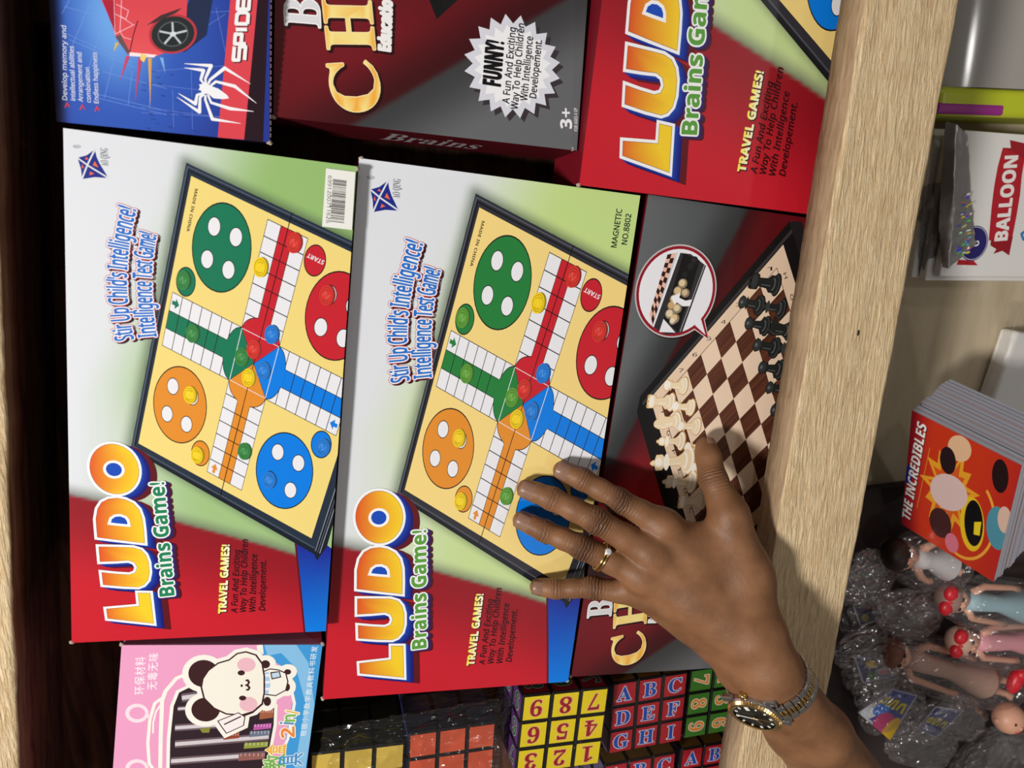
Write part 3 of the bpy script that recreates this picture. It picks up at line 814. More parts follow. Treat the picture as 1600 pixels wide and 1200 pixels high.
    for k in range(44):
        y = -P.L / 2 + .003 + k * .0036
        bm_box(bm, (P.W / 2 - .0002, y, P.T - .0016), (P.W / 2 + .0009, y + .0024, P.T - .0002))
    from_bm('crimped_seam', bm, mat('card_edge', (118, 92, 92), .7), r)
    worn_corner(r, P, 1, 1, 31)
car_box()

# ------------------------------------------------------------------ pink stationery box
PPK = panel_px((190, 1008), (176.5, 1200), -.004, .1342, .1790, .048)
PPK.units = (150., 200.); PPK.sv = PPK.L / 200.
def pink_box():
    P = PPK; r = P.root('stationery_box')
    tag(r, 'pink and blue stationery box with a cartoon bear and dark window', 'stationery box')
    carton(r, P.W, P.L, P.T, mat('pink_card', (232, 158, 196), .5), 'carton', .0016)
    A = Art((150, 200)); q = Q(P, 180, 980, 4.706)
    PK, BLU, CRM, DK = (240, 164, 204), (66, 158, 224), (250, 246, 236), (62, 32, 34)
    e = q(1075, 100)
    A.poly([(0, 0), (150, 0), (150, 200), (0, 200)], PK, 0)
    A.poly([(e[0], 0), (150, 0), (150, 200), q(1240, 900), q(1310, 520), q(1250, 300), q(1110, 220), q(1078, 200)], BLU, 1)
    A.line([(e[0] - 1, 0), q(1070, 200)], 4.6, CRM, 2)
    A.line([q(1300, 480), q(1318, 560), q(1270, 820), q(1236, 900)], 2.4, CRM, 2)
    A.poly([q(1090, 110), q(1320, 110), q(1420, 260), q(1470, 600), q(1400, 1034), q(1320, 1034), q(1400, 560), q(1330, 300), q(1220, 190), q(1120, 210)], (136, 196, 238), 2)
    def rr(pts, n=1): return [q(*p) for p in pts]
    # window outline and the dark inside
    A.poly(rr([(340, 1034), (345, 560), (380, 470), (440, 380), (560, 320), (1078, 560), (1180, 570), (1165, 700), (1130, 1034)]), PK, 3)
    A.line(rr([(560, 330), (450, 375), (370, 470), (345, 540), (335, 800), (330, 1100)]), 3., CRM, 4)
    A.line(rr([(345, 520), (290, 560), (255, 680), (240, 850), (250, 1000), (290, 1060)]), 2.4, CRM, 4)
    A.line(rr([(335, 570), (300, 620), (280, 700), (278, 780)]), 1.3, CRM, 4)
    win = [(395, 1300), (405, 820), (430, 580), (470, 480), (550, 440), (900, 430), (1170, 580), (1165, 720), (1120, 960), (1075, 1100), (1060, 1300)]
    A.poly(offset_poly(rr(win), 2.6), CRM, 5); A.poly(rr(win), (50, 34, 42), 6)
    for x0, y0, x1, y1, w in ((490, 520, 700, 490, 5.5), (440, 740, 800, 715, 4.5), (440, 860, 1130, 805, 5.), (410, 985, 1100, 935, 5.), (460, 600, 600, 590, 3.)):
        A.line(rr([(x0, y0), (x1, y1)]), w * 1.4, (110, 92, 100), 7); A.line(rr([(x0, y0), (x1, y1)]), w * .7, (214, 206, 212), 8)  # glare on the clear window, painted as pale bands
    for x0, y0, x1, y1, col in ((1065, 600, 1165, 670, (166, 96, 66)), (1020, 705, 1150, 750, (190, 90, 170)), (990, 755, 1140, 800, (110, 120, 140)), (950, 840, 1125, 885, (150, 160, 70)), (910, 920, 1100, 975, (150, 96, 90)), (800, 770, 915, 820, (150, 70, 50))):
        A.poly(rr([(x0, y0 + 12), (x1, y0), (x1 - 4, y1 - 6), (x0 - 5, y1 + 8)]), col, 9)
        for k in range(6):
            x = x0 + (x1 - x0) * (k + .5) / 6; A.line(rr([(x, y0 + 8), (x - 2, y0 + 28)]), .7, mixc(col, (255, 255, 255), .5), 10)
    A.poly(rr([(620, 745), (700, 735), (690, 775), (640, 775)]), (140, 140, 60), 9)
    # bear: white rim, ears, head, body
    head = [(640, 440), (650, 380), (690, 320), (760, 268), (840, 245), (900, 198), (960, 186), (1030, 208), (1075, 270), (1090, 360), (1090, 480), (1075, 560), (1020, 612), (930, 640), (820, 632), (730, 590), (660, 520)]
    ear1 = arc_pts((650, 340), 112, 100, n=28); ear2 = arc_pts((665, 605), 105, 88, n=28)
    bodyp = [(1090, 330), (1140, 310), (1200, 318), (1250, 340), (1265, 400), (1250, 460), (1180, 498), (1110, 490)]
    paws = [arc_pts((1105, 272), 34, 30, n=16), arc_pts((1268, 328), 26, 20, n=14), arc_pts((1262, 440), 24, 30, n=14), arc_pts((1118, 545), 28, 34, n=16)]
    for sh in [head, ear1, ear2, bodyp] + paws: A.poly(offset_poly(rr(sh), 4.6), CRM, 11)
    flag = [(760, 690), (905, 632), (950, 660), (940, 720), (820, 775), (790, 735)]
    A.poly(offset_poly(rr(flag), 4.0), CRM, 11); A.line(rr([(930, 650), (1060, 590), (1100, 540)]), 7, CRM, 11)
    for sh in [ear1, ear2] + paws: A.poly(rr(sh), DK, 12)
    A.poly(offset_poly(rr(bodyp), 1.0), DK, 13); A.poly(rr(bodyp), CRM, 14)
    A.poly(rr([(1098, 332), (1130, 330), (1142, 420), (1125, 492), (1098, 490)]), (176, 208, 236), 15)
    for y in (345, 395, 445): A.poly(rr([(1100, y), (1136, y), (1138, y + 18), (1100, y + 18)]), (240, 244, 250), 16)
    A.poly(rr([(1140, 330), (1210, 322), (1222, 368), (1150, 384)]), DK, 15); A.poly(rr([(1150, 338), (1204, 330), (1212, 362), (1156, 374)]), (196, 222, 240), 16)
    A.poly(offset_poly(rr(head), 1.3), DK, 16); A.poly(rr(head), (248, 243, 230), 17)
    A.poly(rr(arc_pts((965, 275), 68, 52, n=24)), (240, 190, 202), 18); A.poly(rr(arc_pts((980, 565), 66, 54, n=24)), (240, 190, 202), 18)
    A.poly(rr(arc_pts((927, 335), 27, 19, n=18)), DK, 19); A.poly(rr(arc_pts((937, 520), 27, 18, n=18)), DK, 19); A.poly(rr(arc_pts((930, 429), 9, 10, n=12)), DK, 19)
    A.line(rr([(958, 392), (975, 388), (984, 405), (975, 422), (962, 425), (976, 430), (988, 445), (978, 460), (962, 458)]), 1.6, DK, 19)
    A.poly(offset_poly(rr(flag), .8), DK, 17); A.poly(rr(flag), (250, 240, 240), 18)
    A.line(rr([(800, 715), (925, 655)]), 1.2, DK, 19); A.line(rr([(930, 655), (1010, 625), (1085, 560)]), 1.8, DK, 17)
    # hoops on the left
    for cy in (632, 1040):
        o = arc_pts((160, cy), 86, 70, n=30); i_ = arc_pts((162, cy), 58, 44, n=30)
        A.poly(rr(o), (250, 226, 236), 3); A.poly(rr(i_), PK, 4); A.line(rr([(225, cy + 20), (262, cy + 26)]), 3, (250, 226, 236), 4)
    # lettering
    WH = (252, 238, 246)
    A.text('环保材料', q(208, 492), q(218, 218), 5.4, WH, 3, None, grow=.1, space=1.2); A.text('无毒无味', q(300, 458), q(314, 190), 5.4, WH, 3, None, grow=.1, space=1.2)
    A.text('根据小学数学教具教科书研发', q(1400, 800), q(1486, 140), 3.7, (222, 238, 250), 4, None, grow=.08, space=1.2)
    for ch, a, b, col in (('2', (1320, 806), (1318, 728), (238, 140, 60)), ('i', (1312, 716), (1316, 700), (90, 150, 200)), ('n', (1322, 694), (1330, 640), (120, 190, 90)), ('/', (1350, 640), (1352, 600), (230, 190, 90))):
        A.text(ch, q(*a), q(*b), 11, (255, 250, 236), 20, 'bold', grow=.9); A.text(ch, q(*a), q(*b), 11, col, 21, 'bold', .0)
    A.text('教', q(1232, 1040), q(1238, 930), 13, (255, 248, 220), 20, None, grow=.9); A.text('教', q(1232, 1040), q(1238, 930), 13, (120, 180, 90), 21, None, grow=.25)
    A.text('盒', q(1238, 930), q(1246, 862), 12, (255, 248, 220), 20, None, grow=.9); A.text('盒', q(1238, 930), q(1246, 862), 12, (240, 180, 60), 21, None, grow=.25)
    A.text('具', q(1360, 1010), q(1366, 925), 15, (240, 246, 252), 20, None, grow=.9); A.text('具', q(1360, 1010), q(1366, 925), 15, (70, 150, 210), 21, None, grow=.25)
    A.build('cover_print', PRINT, r, P.place, lim=(150, 200))
    worn_corner(r, P, 0, 0, 41); worn_corner(r, P, 1, 0, 42)
pink_box()

# ------------------------------------------------------------------ shelf of rough-sawn wood, floor
def wood_mat(name, light, dark, rough_bump, scale=(190, 12, 190), deep=.0011):
    m = bpy.data.materials.new(name); m.use_nodes = True
    nt = m.node_tree; b = nt.nodes['Principled BSDF']; N = nt.nodes.new; L = nt.links.new
    tc = N('ShaderNodeTexCoord'); mp = N('ShaderNodeMapping'); mp.inputs['Scale'].default_value = scale
    L(tc.outputs['Object'], mp.inputs['Vector'])
    n1 = N('ShaderNodeTexNoise'); n1.inputs['Scale'].default_value = 1.0; n1.inputs['Detail'].default_value = 6; n1.inputs['Roughness'].default_value = .62; n1.inputs['Distortion'].default_value = .5
    L(mp.outputs[0], n1.inputs['Vector'])
    mp2 = N('ShaderNodeMapping'); mp2.inputs['Scale'].default_value = (scale[0] * .12, scale[1] * .35, scale[2] * .12); L(tc.outputs['Object'], mp2.inputs['Vector'])
    n2 = N('ShaderNodeTexNoise'); n2.inputs['Scale'].default_value = 1.0; n2.inputs['Detail'].default_value = 3; L(mp2.outputs[0], n2.inputs['Vector'])
    cr = N('ShaderNodeValToRGB'); cr.color_ramp.elements[0].position = .36; cr.color_ramp.elements[1].position = .60
    cr.color_ramp.elements[0].color = (*lin(dark), 1); cr.color_ramp.elements[1].color = (*lin(light), 1)
    L(n1.outputs[0], cr.inputs[0])
    mx = N('ShaderNodeMixRGB'); mx.blend_type = 'MULTIPLY'; mx.inputs[0].default_value = .55
    cr2 = N('ShaderNodeValToRGB'); cr2.color_ramp.elements[0].position = .3; cr2.color_ramp.elements[1].position = .7
    cr2.color_ramp.elements[0].color = (.84, .80, .75, 1); cr2.color_ramp.elements[1].color = (1, 1, 1, 1)
    L(n2.outputs[0], cr2.inputs[0]); L(cr.outputs[0], mx.inputs[1]); L(cr2.outputs[0], mx.inputs[2]); L(mx.outputs[0], b.inputs['Base Color'])
    bp = N('ShaderNodeBump'); bp.inputs['Strength'].default_value = rough_bump; bp.inputs['Distance'].default_value = deep
    L(n1.outputs[0], bp.inputs['Height']); L(bp.outputs[0], b.inputs['Normal'])
    b.inputs['Roughness'].default_value = .85; b.inputs['Specular IOR Level'].default_value = .2
    return m
SAWN = wood_mat('rough_sawn_wood', (253, 228, 186), (230, 198, 152), 1.0, (520, 62, 520), .0046)
PLANED = wood_mat('planed_wood_side', (180, 156, 126), (152, 126, 98), .5, (300, 26, 300), .0012)
SHADEWOOD = wood_mat('shade_toned_wood', (96, 62, 44), (58, 36, 26), .4, (120, 10, 120), .0006)  # tan wood toned dark, the shade inside the shelf put into its colour
BROWNSIDE = wood_mat('brown_planed_edge', (132, 94, 70), (96, 64, 46), .3, (120, 10, 260), .0005)
BOARD = wood_mat('plain_shelf_board', (206, 192, 166), (192, 176, 148), .1, (30, 5, 30), .0004)

def fit_line(pts, h):
    P = np.array([U(x, y, h)[:2] for x, y in pts]); c = P.mean(0); d = np.linalg.svd(P - c)[2][0]
    if d[1] < 0: d = -d
    return Vector((*c, 0)), Vector((*d, 0))
RAIL_T, RAIL_B = .050, .0238
BACK_DROP = .022                     # the back rail sits lower
shelf = empty('display_shelf', (0, 0, 0))
tag(shelf, 'rough-sawn wooden display shelf with a raised front rail around the game boxes', 'shelf')

def rail(name, edge_pts, far, side, seed, y0=-.62, y1=.42):
    """a sawn batten: top face rough, edge towards the boxes planed. side = +1: boxes lie on its left"""
    drop = BACK_DROP if side < 0 else 0.
    c, d = fit_line(edge_pts, RAIL_T - drop)
    nrm = Vector((d.y, -d.x, 0)) * side                          # away from the boxes
    nl, nw = 420, 44
    bm = bmesh.new(); T = RAIL_T - drop; B = RAIL_B - drop
    def P(i, s, z): 
        y = (y0 + (y1 - y0) * i / nl); t = (y - c.y) / d.y
        wb = .0011 * noise.noise((y * 26, seed, s * 3)) + .0005 * noise.noise((y * 120, seed + 9, s * 5))
        w = far(y) if callable(far) else far
        p = c + d * t + nrm * (s * w + (wb if s in (0, 1) else 0))
        return Vector((p.x, p.y, ZB + z))
    top = []
    for i in range(nl + 1):
        row = []
        for k in range(nw + 1):
            s = k / nw; y = y0 + (y1 - y0) * i / nl
            rz = (.00055 * noise.noise((s * 46, y * 22, seed)) + .0004 * noise.noise((s * 90, y * 50, seed + 3)))
            edge = min(s, 1 - s) * (far(y) if callable(far) else far)
            z = T + rz - .0016 * max(0, 1 - edge / .004) ** 2 + .0012 * noise.noise((s * 3, y * 6, seed + 7))
            row.append(bm.verts.new(P(i, s, z)))
        top.append(row)
    for i in range(nl):
        for k in range(nw): bm.faces.new((top[i][k], top[i][k + 1], top[i + 1][k + 1], top[i + 1][k]))
    lo0 = [bm.verts.new(P(i, 0, B)) for i in range(nl + 1)]; lo1 = [bm.verts.new(P(i, 1, B)) for i in range(nl + 1)]
    sf = []
    for i in range(nl):
        sf.append(bm.faces.new((top[i][0], top[i + 1][0], lo0[i + 1], lo0[i])))
        sf.append(bm.faces.new((top[i][-1], lo1[i], lo1[i + 1], top[i + 1][-1])))
        bm.faces.new((lo0[i], lo0[i + 1], lo1[i + 1], lo1[i]))
    bm.faces.new([r for r in top[0]] + [lo1[0], lo0[0]]); bm.faces.new([r for r in top[-1]] + [lo1[-1], lo0[-1]])
    for f in sf: f.material_index = 1
    o = from_bm(name, bm, [SAWN, PLANED if side > 0 else BROWNSIDE], shelf)
    for f in o.data.polygons: f.use_smooth = True
    return o, c, d, nrm
_cR, _dR = fit_line([(1505, 0), (1440, 300), (1385, 600), (1330, 900), (1300, 1060)], RAIL_T)
_cL, _dL = fit_line([(1350, 0), (1306, 300), (1256, 600), (1208, 900), (1160, 1140)], RAIL_T)
def _wid(y):
    xr = _cR.x + _dR.x / _dR.y * (y - _cR.y); xl = _cL.x + _dL.x / _dL.y * (y - _cL.y); return (xr - xl) * .995
RR, rc, rd, rn = rail('front_rail', [(1350, 0), (1306, 300), (1256, 600), (1208, 900), (1160, 1140)], _wid, 1, 2.3)
RL, lc, ld, ln = rail('back_rail', [(-16, 0), (7, 600), (30, 1200)], .07, -1, 8.1)
RR['label'] = 'rough-sawn tan rail'; RL['label'] = 'rail with a dark edge'
def knot():                                                      # the small dark nail hole in the rail
    bm = bmesh.new(); p = U(1341, 520, RAIL_T + .0004)
    bm_blob(bm, p, (.0011, .0024, .0004), 2)
    from_bm('nail_hole', bm, mat('hole_dark', (40, 26, 18), .9), shelf, True)
knot()
TRAY = -.088
def wall_under(name, c, d, off, th, z0, z1, m, y0=-.62, y1=.42):
    bm = bmesh.new(); vs = []
    for y in (y0, y1):
        p = c + d * ((y - c.y) / d.y)
        for o_ in (off, off + th):
            for z in (z0, z1): vs.append(bm.verts.new((p.x + o_, y, ZB + z)))
    a = vs
    for f in ((0, 1, 3, 2), (4, 6, 7, 5), (0, 4, 5, 1), (2, 3, 7, 6), (0, 2, 6, 4), (1, 5, 7, 3)): bm.faces.new([a[i] for i in f])
    return from_bm(name, bm, m, shelf)
wall_under('back_board', lc, ld, -.022, .016, TRAY - .014, RAIL_B - BACK_DROP - .0003, SHADEWOOD)
wall_under('front_board', _cR, _dR, -.024, (.016), -.161, RAIL_B - .0003, SHADEWOOD)
def plank(name, x0, x1, y0, y1, z0, z1, m):
    bm = bmesh.new(); bm_box(bm, (x0, y0, ZB + z0), (x1, y1, ZB + z1), .001); return from_bm(name, bm, m, shelf)
plank('tray_board', -.36, .44, -.62, .42, TRAY - .014, TRAY, SHADEWOOD)
for y in (.12, -.07, -.24, -.35): plank('bearer_slat', -.16, .40, y - .02, y + .02, TRAY + .0002, -.0585, SHADEWOOD)
plank('lower_board', .42, .95, -.95, .42, -.161, -.145, BOARD)
for x, y in ((-.33, -.58), (-.33, .38), (.90, -.90), (.90, .38), (.46, -.90), (.43, .38)):
    plank('leg', x - .025, x + .025, y - .025, y + .025, -ZB, -.1615 if x > .4 else TRAY - .0145, SHADEWOOD)
bm = bmesh.new(); bm_box(bm, (-1.6, -1.6, -.02), (2.0, 1.6, 0)); fl = from_bm('floor', bm, mat('concrete_floor', (120, 112, 104), .8)); tag(fl, 'grey shop floor beneath the shelf', 'floor', kind='structure')

# ------------------------------------------------------------------ puzzle cubes
CUBE_BLACK = mat('cube_black_plastic', (20, 19, 20), .35)
STICK = ink_mat('cube_sticker', .25, .5)
def cube(label, tl, tr, h, face, ink, rim, symbols, turn=0, side=(120, 30, 40), style='serif', group=None, size=None, sidesym=None):
    a, b = U(*tl, h), U(*tr, h); d = b - a; S = size or d.length; yaw = math.atan2(d.y, d.x)
    P = Panel(a, yaw, S, S, S, units=(30., 30.))
    r = P.root('puzzle_cube'); tag(r, label, 'puzzle cube', group)
    bm = bmesh.new(); g = .0004
    for i in range(3):
        for j in range(3):
            for k in range(3):
                if (i, j, k) == (1, 1, 1): continue
                lo = (-S / 2 + i * S / 3 + g, -S / 2 + j * S / 3 + g, k * S / 3 + g)
                bm_box(bm, lo, tuple(x + S / 3 - 2 * g for x in lo), .0012, 1)
    bm_box(bm, (-S * .48, -S * .48, S * .02), (S * .48, S * .48, S * .98))
    from_bm('body', bm, CUBE_BLACK, r)
    def tile(A, cx, cy, col, sym, ang, icol, irim, hs=4.25):
        q = [(cx - hs, cy - hs), (cx + hs, cy - hs), (cx + hs, cy + hs), (cx - hs, cy + hs)]
        A.poly(q, col, 1)
        if sym:
            ca, sa = math.cos(ang), math.sin(ang)
            vs, _ = glyphs(sym, style); w = (vs[:, 0].max() - vs[:, 0].min()); cap = 5.6; w = w / .69 * cap
            f = lambda x, y: (cx + x * ca - y * sa, cy + x * sa + y * ca)
            p0, p1 = f(-w / 2, cap / 2), f(w / 2, cap / 2)
            A.text(sym, p0, p1, cap, irim, 2, style, grow=.35); A.text(sym, p0, p1, cap, icol, 3, style, grow=.06)
    for n in range(9):
        A = Art(); i, j = n % 3, n // 3
        tile(A, 5 + 10 * i, 5 + 10 * j, face, symbols[n] if symbols else None, math.radians(turn), ink, rim)
        A.build('sticker', STICK, r, P.place)
    for nm, pl, sc in (('upper_side_stickers', lambda u, v, hh: (u * P.su - S / 2, S / 2 + hh, S - v * P.sv), side),
                       ('left_side_stickers', lambda u, v, hh: (-S / 2 - hh, S / 2 - u * P.su, S - v * P.sv), mixc(side, (70, 80, 170), .6))):
        A = Art()
        for n in range(9): tile(A, 5 + 10 * (n % 3), 5 + 10 * (n // 3), sc, (sidesym[n] if sidesym else None), math.radians(90), (30, 110, 70), (210, 190, 190))
        A.build(nm, STICK, r, pl)
    return P
DIG = '987654321'
YEL, REDT, GRN = (248, 222, 40), (176, 36, 48), (66, 128, 48)
G = 'number and letter puzzle cubes'
c1 = cube('yellow-faced puzzle cube with red upside-down numbers beside the red letter cube', (817, 1087), (953, 1073), -.005, YEL, (170, 28, 44), (240, 190, 130), DIG, 180, (150, 34, 50), 'serif', G, None, '967845312')
c2 = cube('red puzzle cube lettered A to I in blue, next to the chess box', (957, 1068), (1076, 1049), -.020, REDT, (34, 78, 176), (220, 214, 226), 'ABCDEFGHI', 0, (128, 92, 40), 'serif', G)
c3 = cube('green puzzle cube with orange sideways numbers beside the watch', (1079, 1047), (1190, 1031), -.026, GRN, (238, 150, 70), (250, 236, 214), '741852963', 90, (90, 70, 40), 'serif', G)
c4 = cube('red letter cube below the A to I cube, only its top row in the picture', (944, 1196), (1062, 1174), -.020, REDT, (34, 78, 176), (220, 214, 226), 'ABCDEFGHI', 0, (128, 92, 40), 'serif', G, .0725)
c5 = cube('red letter cube below the green number cube, against the wooden rail', (1065, 1171), (1175, 1152), -.027, REDT, (34, 78, 176), (220, 214, 226), 'ABCDEFGHI', 0, (128, 92, 40), 'serif', G, .0725)
G2 = 'plain colour puzzle cubes'
p1 = cube('plain yellow-faced puzzle cube in clear wrap beside the stationery box', (484, 1178), (634, 1160), -.012, (222, 190, 84), None, None, None, 0, (30, 40, 26), None, G2)
p2 = cube('plain orange-faced puzzle cube in clear wrap between the yellow ones', (638, 1147), (776, 1128), -.012, (214, 92, 62), None, None, None, 0, (34, 42, 66), None, G2)

def sheet(name, pts, amp, m, seed, nu=60, nv=30, parent=None, freq=38., sharp=True):
    """crumpled film over a bent quad strip: pts is a grid of control points, rows x columns"""
    R, C = len(pts), len(pts[0]); bm = bmesh.new(); rows = []
    for j in range(nv + 1):
        fy = j / nv * (R - 1); y0 = min(int(fy), R - 2); ty = fy - y0; row = []
        for i in range(nu + 1):
            fx = i / nu * (C - 1); x0 = min(int(fx), C - 2); tx = fx - x0
            p = (pts[y0][x0] * (1 - tx) + pts[y0][x0 + 1] * tx) * (1 - ty) + (pts[y0 + 1][x0] * (1 - tx) + pts[y0 + 1][x0 + 1] * tx) * ty
            q = p * freq + Vector((seed, seed * 2, 0))
            n = noise.noise(q); n2 = noise.noise(q * 2.7); 
            if sharp: n = 1 - 2 * abs(n); n2 = 1 - 2 * abs(n2)
            row.append(bm.verts.new(p + Vector((0.3 * n2, .3 * n, n + .45 * n2)) * amp))
        rows.append(row)
    for j in range(nv):
        for i in range(nu): bm.faces.new((rows[j][i], rows[j][i + 1], rows[j + 1][i + 1], rows[j + 1][i]))
    return from_bm(name, bm, m, parent, True)
FILM = film_mat('clear_wrap', (252, 252, 253), .16, .08, 1., .2, 1., 0., (235, 230, 228), 80, .006)
w = sheet('shrink_wrap', [[U(512, 1102, -.05), U(640, 1085, -.05), U(784, 1068, -.04), U(798, 1066, -.05)],
                          [U(503, 1135, .000), U(650, 1112, .004), U(778, 1090, .004), U(796, 1085, -.02)],
                          [U(497, 1180, -.006), U(640, 1160, -.003), U(780, 1130, -.003), U(795, 1125, -.03)],
                          [U(488, 1260, -.006), U(640, 1250, -.005), U(778, 1230, -.004), U(790, 1230, -.04)]], .0035, FILM, 3.1, 110, 60, None, 46)
tag(w, 'crumpled clear wrap pulled over the plain colour cubes', 'plastic wrap')
w = sheet('shrink_wrap', [[U(804, 1078, -.03), U(960, 1056, -.012), U(1080, 1036, -.016), U(1150, 1026, -.02)],
                          [U(806, 1092, .002), U(956, 1070, -.003), U(1078, 1050, -.010), U(1160, 1040, -.018)],
                          [U(790, 1230, .001), U(940, 1220, -.004), U(1064, 1200, -.012), U(1140, 1190, -.018)]], .0008, film_mat('tight_wrap', (253, 253, 253), .05, .012, 1., .2, .5), 7.4, 90, 50, None, 30)
tag(w, 'tight clear wrap over the number and letter cubes', 'plastic wrap')

# ------------------------------------------------------------------ the hand and forearm
def skin_mat():
    m = mat('brown_skin', (136, 96, 70), .52, 0, .35)
    nt = m.node_tree; b = nt.nodes['Principled BSDF']; N = nt.nodes.new; L = nt.links.new
    b.inputs['Subsurface Weight'].default_value = .06; b.inputs['Subsurface Radius'].default_value = (.004, .0015, .0008); b.inputs['Subsurface Scale'].default_value = .6
    tc = N('ShaderNodeTexCoord')
    n1 = N('ShaderNodeTexNoise'); n1.inputs['Scale'].default_value = 45; n1.inputs['Detail'].default_value = 5; L(tc.outputs['Object'], n1.inputs['Vector'])
    cr = N('ShaderNodeValToRGB'); e = cr.color_ramp.elements
    e[0].position = .3; e[1].position = .72; e[0].color = (*lin((113, 76, 49)), 1); e[1].color = (*lin((144, 101, 69)), 1); L(n1.outputs[0], cr.inputs[0])
    al = N('ShaderNodeAttribute'); al.attribute_name = 'along'; fa = N('ShaderNodeAttribute'); fa.attribute_name = 'fold'
    kn = N('ShaderNodeMixRGB'); kn.inputs[2].default_value = (*lin((62, 41, 33)), 1); L(cr.outputs[0], kn.inputs[1])
    mf = N('ShaderNodeMath'); mf.operation = 'MULTIPLY'; mf.inputs[1].default_value = .55; L(fa.outputs['Fac'], mf.inputs[0]); L(mf.outputs[0], kn.inputs[0])
    L(kn.outputs[0], b.inputs['Base Color'])
    n3 = N('ShaderNodeTexNoise'); n3.inputs['Scale'].default_value = 170; n3.inputs['Detail'].default_value = 2; L(tc.outputs['Object'], n3.inputs['Vector'])
    w1 = N('ShaderNodeMath'); w1.operation = 'MULTIPLY_ADD'; w1.inputs[1].default_value = 2600.0; L(al.outputs['Fac'], w1.inputs[0])
    w0 = N('ShaderNodeMath'); w0.operation = 'MULTIPLY'; w0.inputs[1].default_value = 9.0; L(n3.outputs[0], w0.inputs[0]); L(w0.outputs[0], w1.inputs[2])
    sn = N('ShaderNodeMath'); sn.operation = 'SINE'; L(w1.outputs[0], sn.inputs[0])
    wf = N('ShaderNodeMath'); wf.operation = 'MULTIPLY'; L(sn.outputs[0], wf.inputs[0]); L(fa.outputs['Fac'], wf.inputs[1])
    vo = N('ShaderNodeTexVoronoi'); vo.inputs['Scale'].default_value = 520; vo.distance = 'CHEBYCHEV'; L(tc.outputs['Object'], vo.inputs['Vector'])
    n2 = N('ShaderNodeTexNoise'); n2.inputs['Scale'].default_value = 260; n2.inputs['Detail'].default_value = 4; L(tc.outputs['Object'], n2.inputs['Vector'])
    ad = N('ShaderNodeMath'); ad.operation = 'MULTIPLY_ADD'; ad.inputs[1].default_value = .35; L(vo.outputs['Distance'], ad.inputs[0]); L(n2.outputs[0], ad.inputs[2])
    b1 = N('ShaderNodeBump'); b1.inputs['Strength'].default_value = .35; b1.inputs['Distance'].default_value = .0006; L(ad.outputs[0], b1.inputs['Height'])
    b2 = N('ShaderNodeBump'); b2.inputs['Strength'].default_value = .8; b2.inputs['Distance'].default_value = .0007; L(wf.outputs[0], b2.inputs['Height']); L(b1.outputs[0], b2.inputs['Normal'])
    L(b2.outputs[0], b.inputs['Normal'])
    return m
SKIN = skin_mat()

FING = {  # base knuckle, middle joint, end joint, tip: photo position, height, radius
    'index': [(1038, 822, .042, .0112), (966, 782, .028, .0091), (909, 748, .015, .0079), (878, 735, .0085, .0068)],
    'middle': [(1018, 866, .047, .0114), (932, 813, .034, .0096), (862, 779, .018, .0082), (822, 764, .0090, .0070)],
    'ring': [(1002, 900, .047, .0108), (909, 854, .031, .0090), (850, 829, .017, .0078), (815, 813, .0088, .0068)],
    'little': [(1012, 930, .040, .0100), (926, 918, .024, .0081), (868, 920, .013, .0070), (840, 917, .0080, .0062)],
    'thumb': [(1140, 804, .050, .0130), (1114, 750, .034, .0104), (1107, 716, .022, .0092), (1103, 698, .0155, .0076)],
}
JO = {k: [(U(x, y, h), r) for x, y, h, r in v] for k, v in FING.items()}
ARM = [(U(1187, 1045, .084), .0), (U(1262, 1143, .080), .0), (U(1345, 1258, .064), .0), (U(1450, 1405, .036), .0)]
ARM_AX = (ARM[0][0] - ARM[1][0]).normalized()                     # towards the hand
DORS = camdir(-.52, .69, -.5); DORS = (DORS - ARM_AX * DORS.dot(ARM_AX)).normalized()
DORS = Matrix.Rotation(math.radians(9), 3, ARM_AX) @ DORS
SIDE = ARM_AX.cross(DORS).normalized()

class Field:
    def __init__(s, lo, hi, h):
        s.lo = np.array(lo); s.h = h; s.n = np.ceil((np.array(hi) - s.lo) / h).astype(int) + 1
        s.ax = [s.lo[i] + h * np.arange(s.n[i]) for i in range(3)]
    def blank(s): return np.full(s.n, .05, dtype=np.float32)
    def box(s, pts, rad):
        P = np.array([tuple(p) for p in pts]); a = ((P.min(0) - rad - s.lo) / s.h).astype(int); b = np.ceil((P.max(0) + rad - s.lo) / s.h).astype(int) + 1
        a = np.clip(a, 0, s.n - 1); b = np.clip(b, 1, s.n); return tuple(slice(a[i], b[i]) for i in range(3))
    def cone(s, F, p0, r0, p1, r1, k, sign=1):
        sl = s.box((p0, p1), max(r0, r1) + 2.2 * k + .004)
        X, Y, Z = np.meshgrid(s.ax[0][sl[0]], s.ax[1][sl[1]], s.ax[2][sl[2]], indexing='ij')
        a = np.array(p0); d = np.array(p1) - a; dd = max(d @ d, 1e-12)
        t = np.clip(((X - a[0]) * d[0] + (Y - a[1]) * d[1] + (Z - a[2]) * d[2]) / dd, 0, 1)
        D = np.sqrt((X - a[0] - t * d[0]) ** 2 + (Y - a[1] - t * d[1]) ** 2 + (Z - a[2] - t * d[2]) ** 2) - (r0 + t * (r1 - r0))
        A = F[sl]; F[sl] = smin(A, D, k) if sign > 0 else -smin(-A, D, k)
def smin(a, b, k):
    if k <= 0: return np.minimum(a, b)
    h = np.maximum(k - np.abs(a - b), 0) / k
    return np.minimum(a, b) - h * h * k * .25

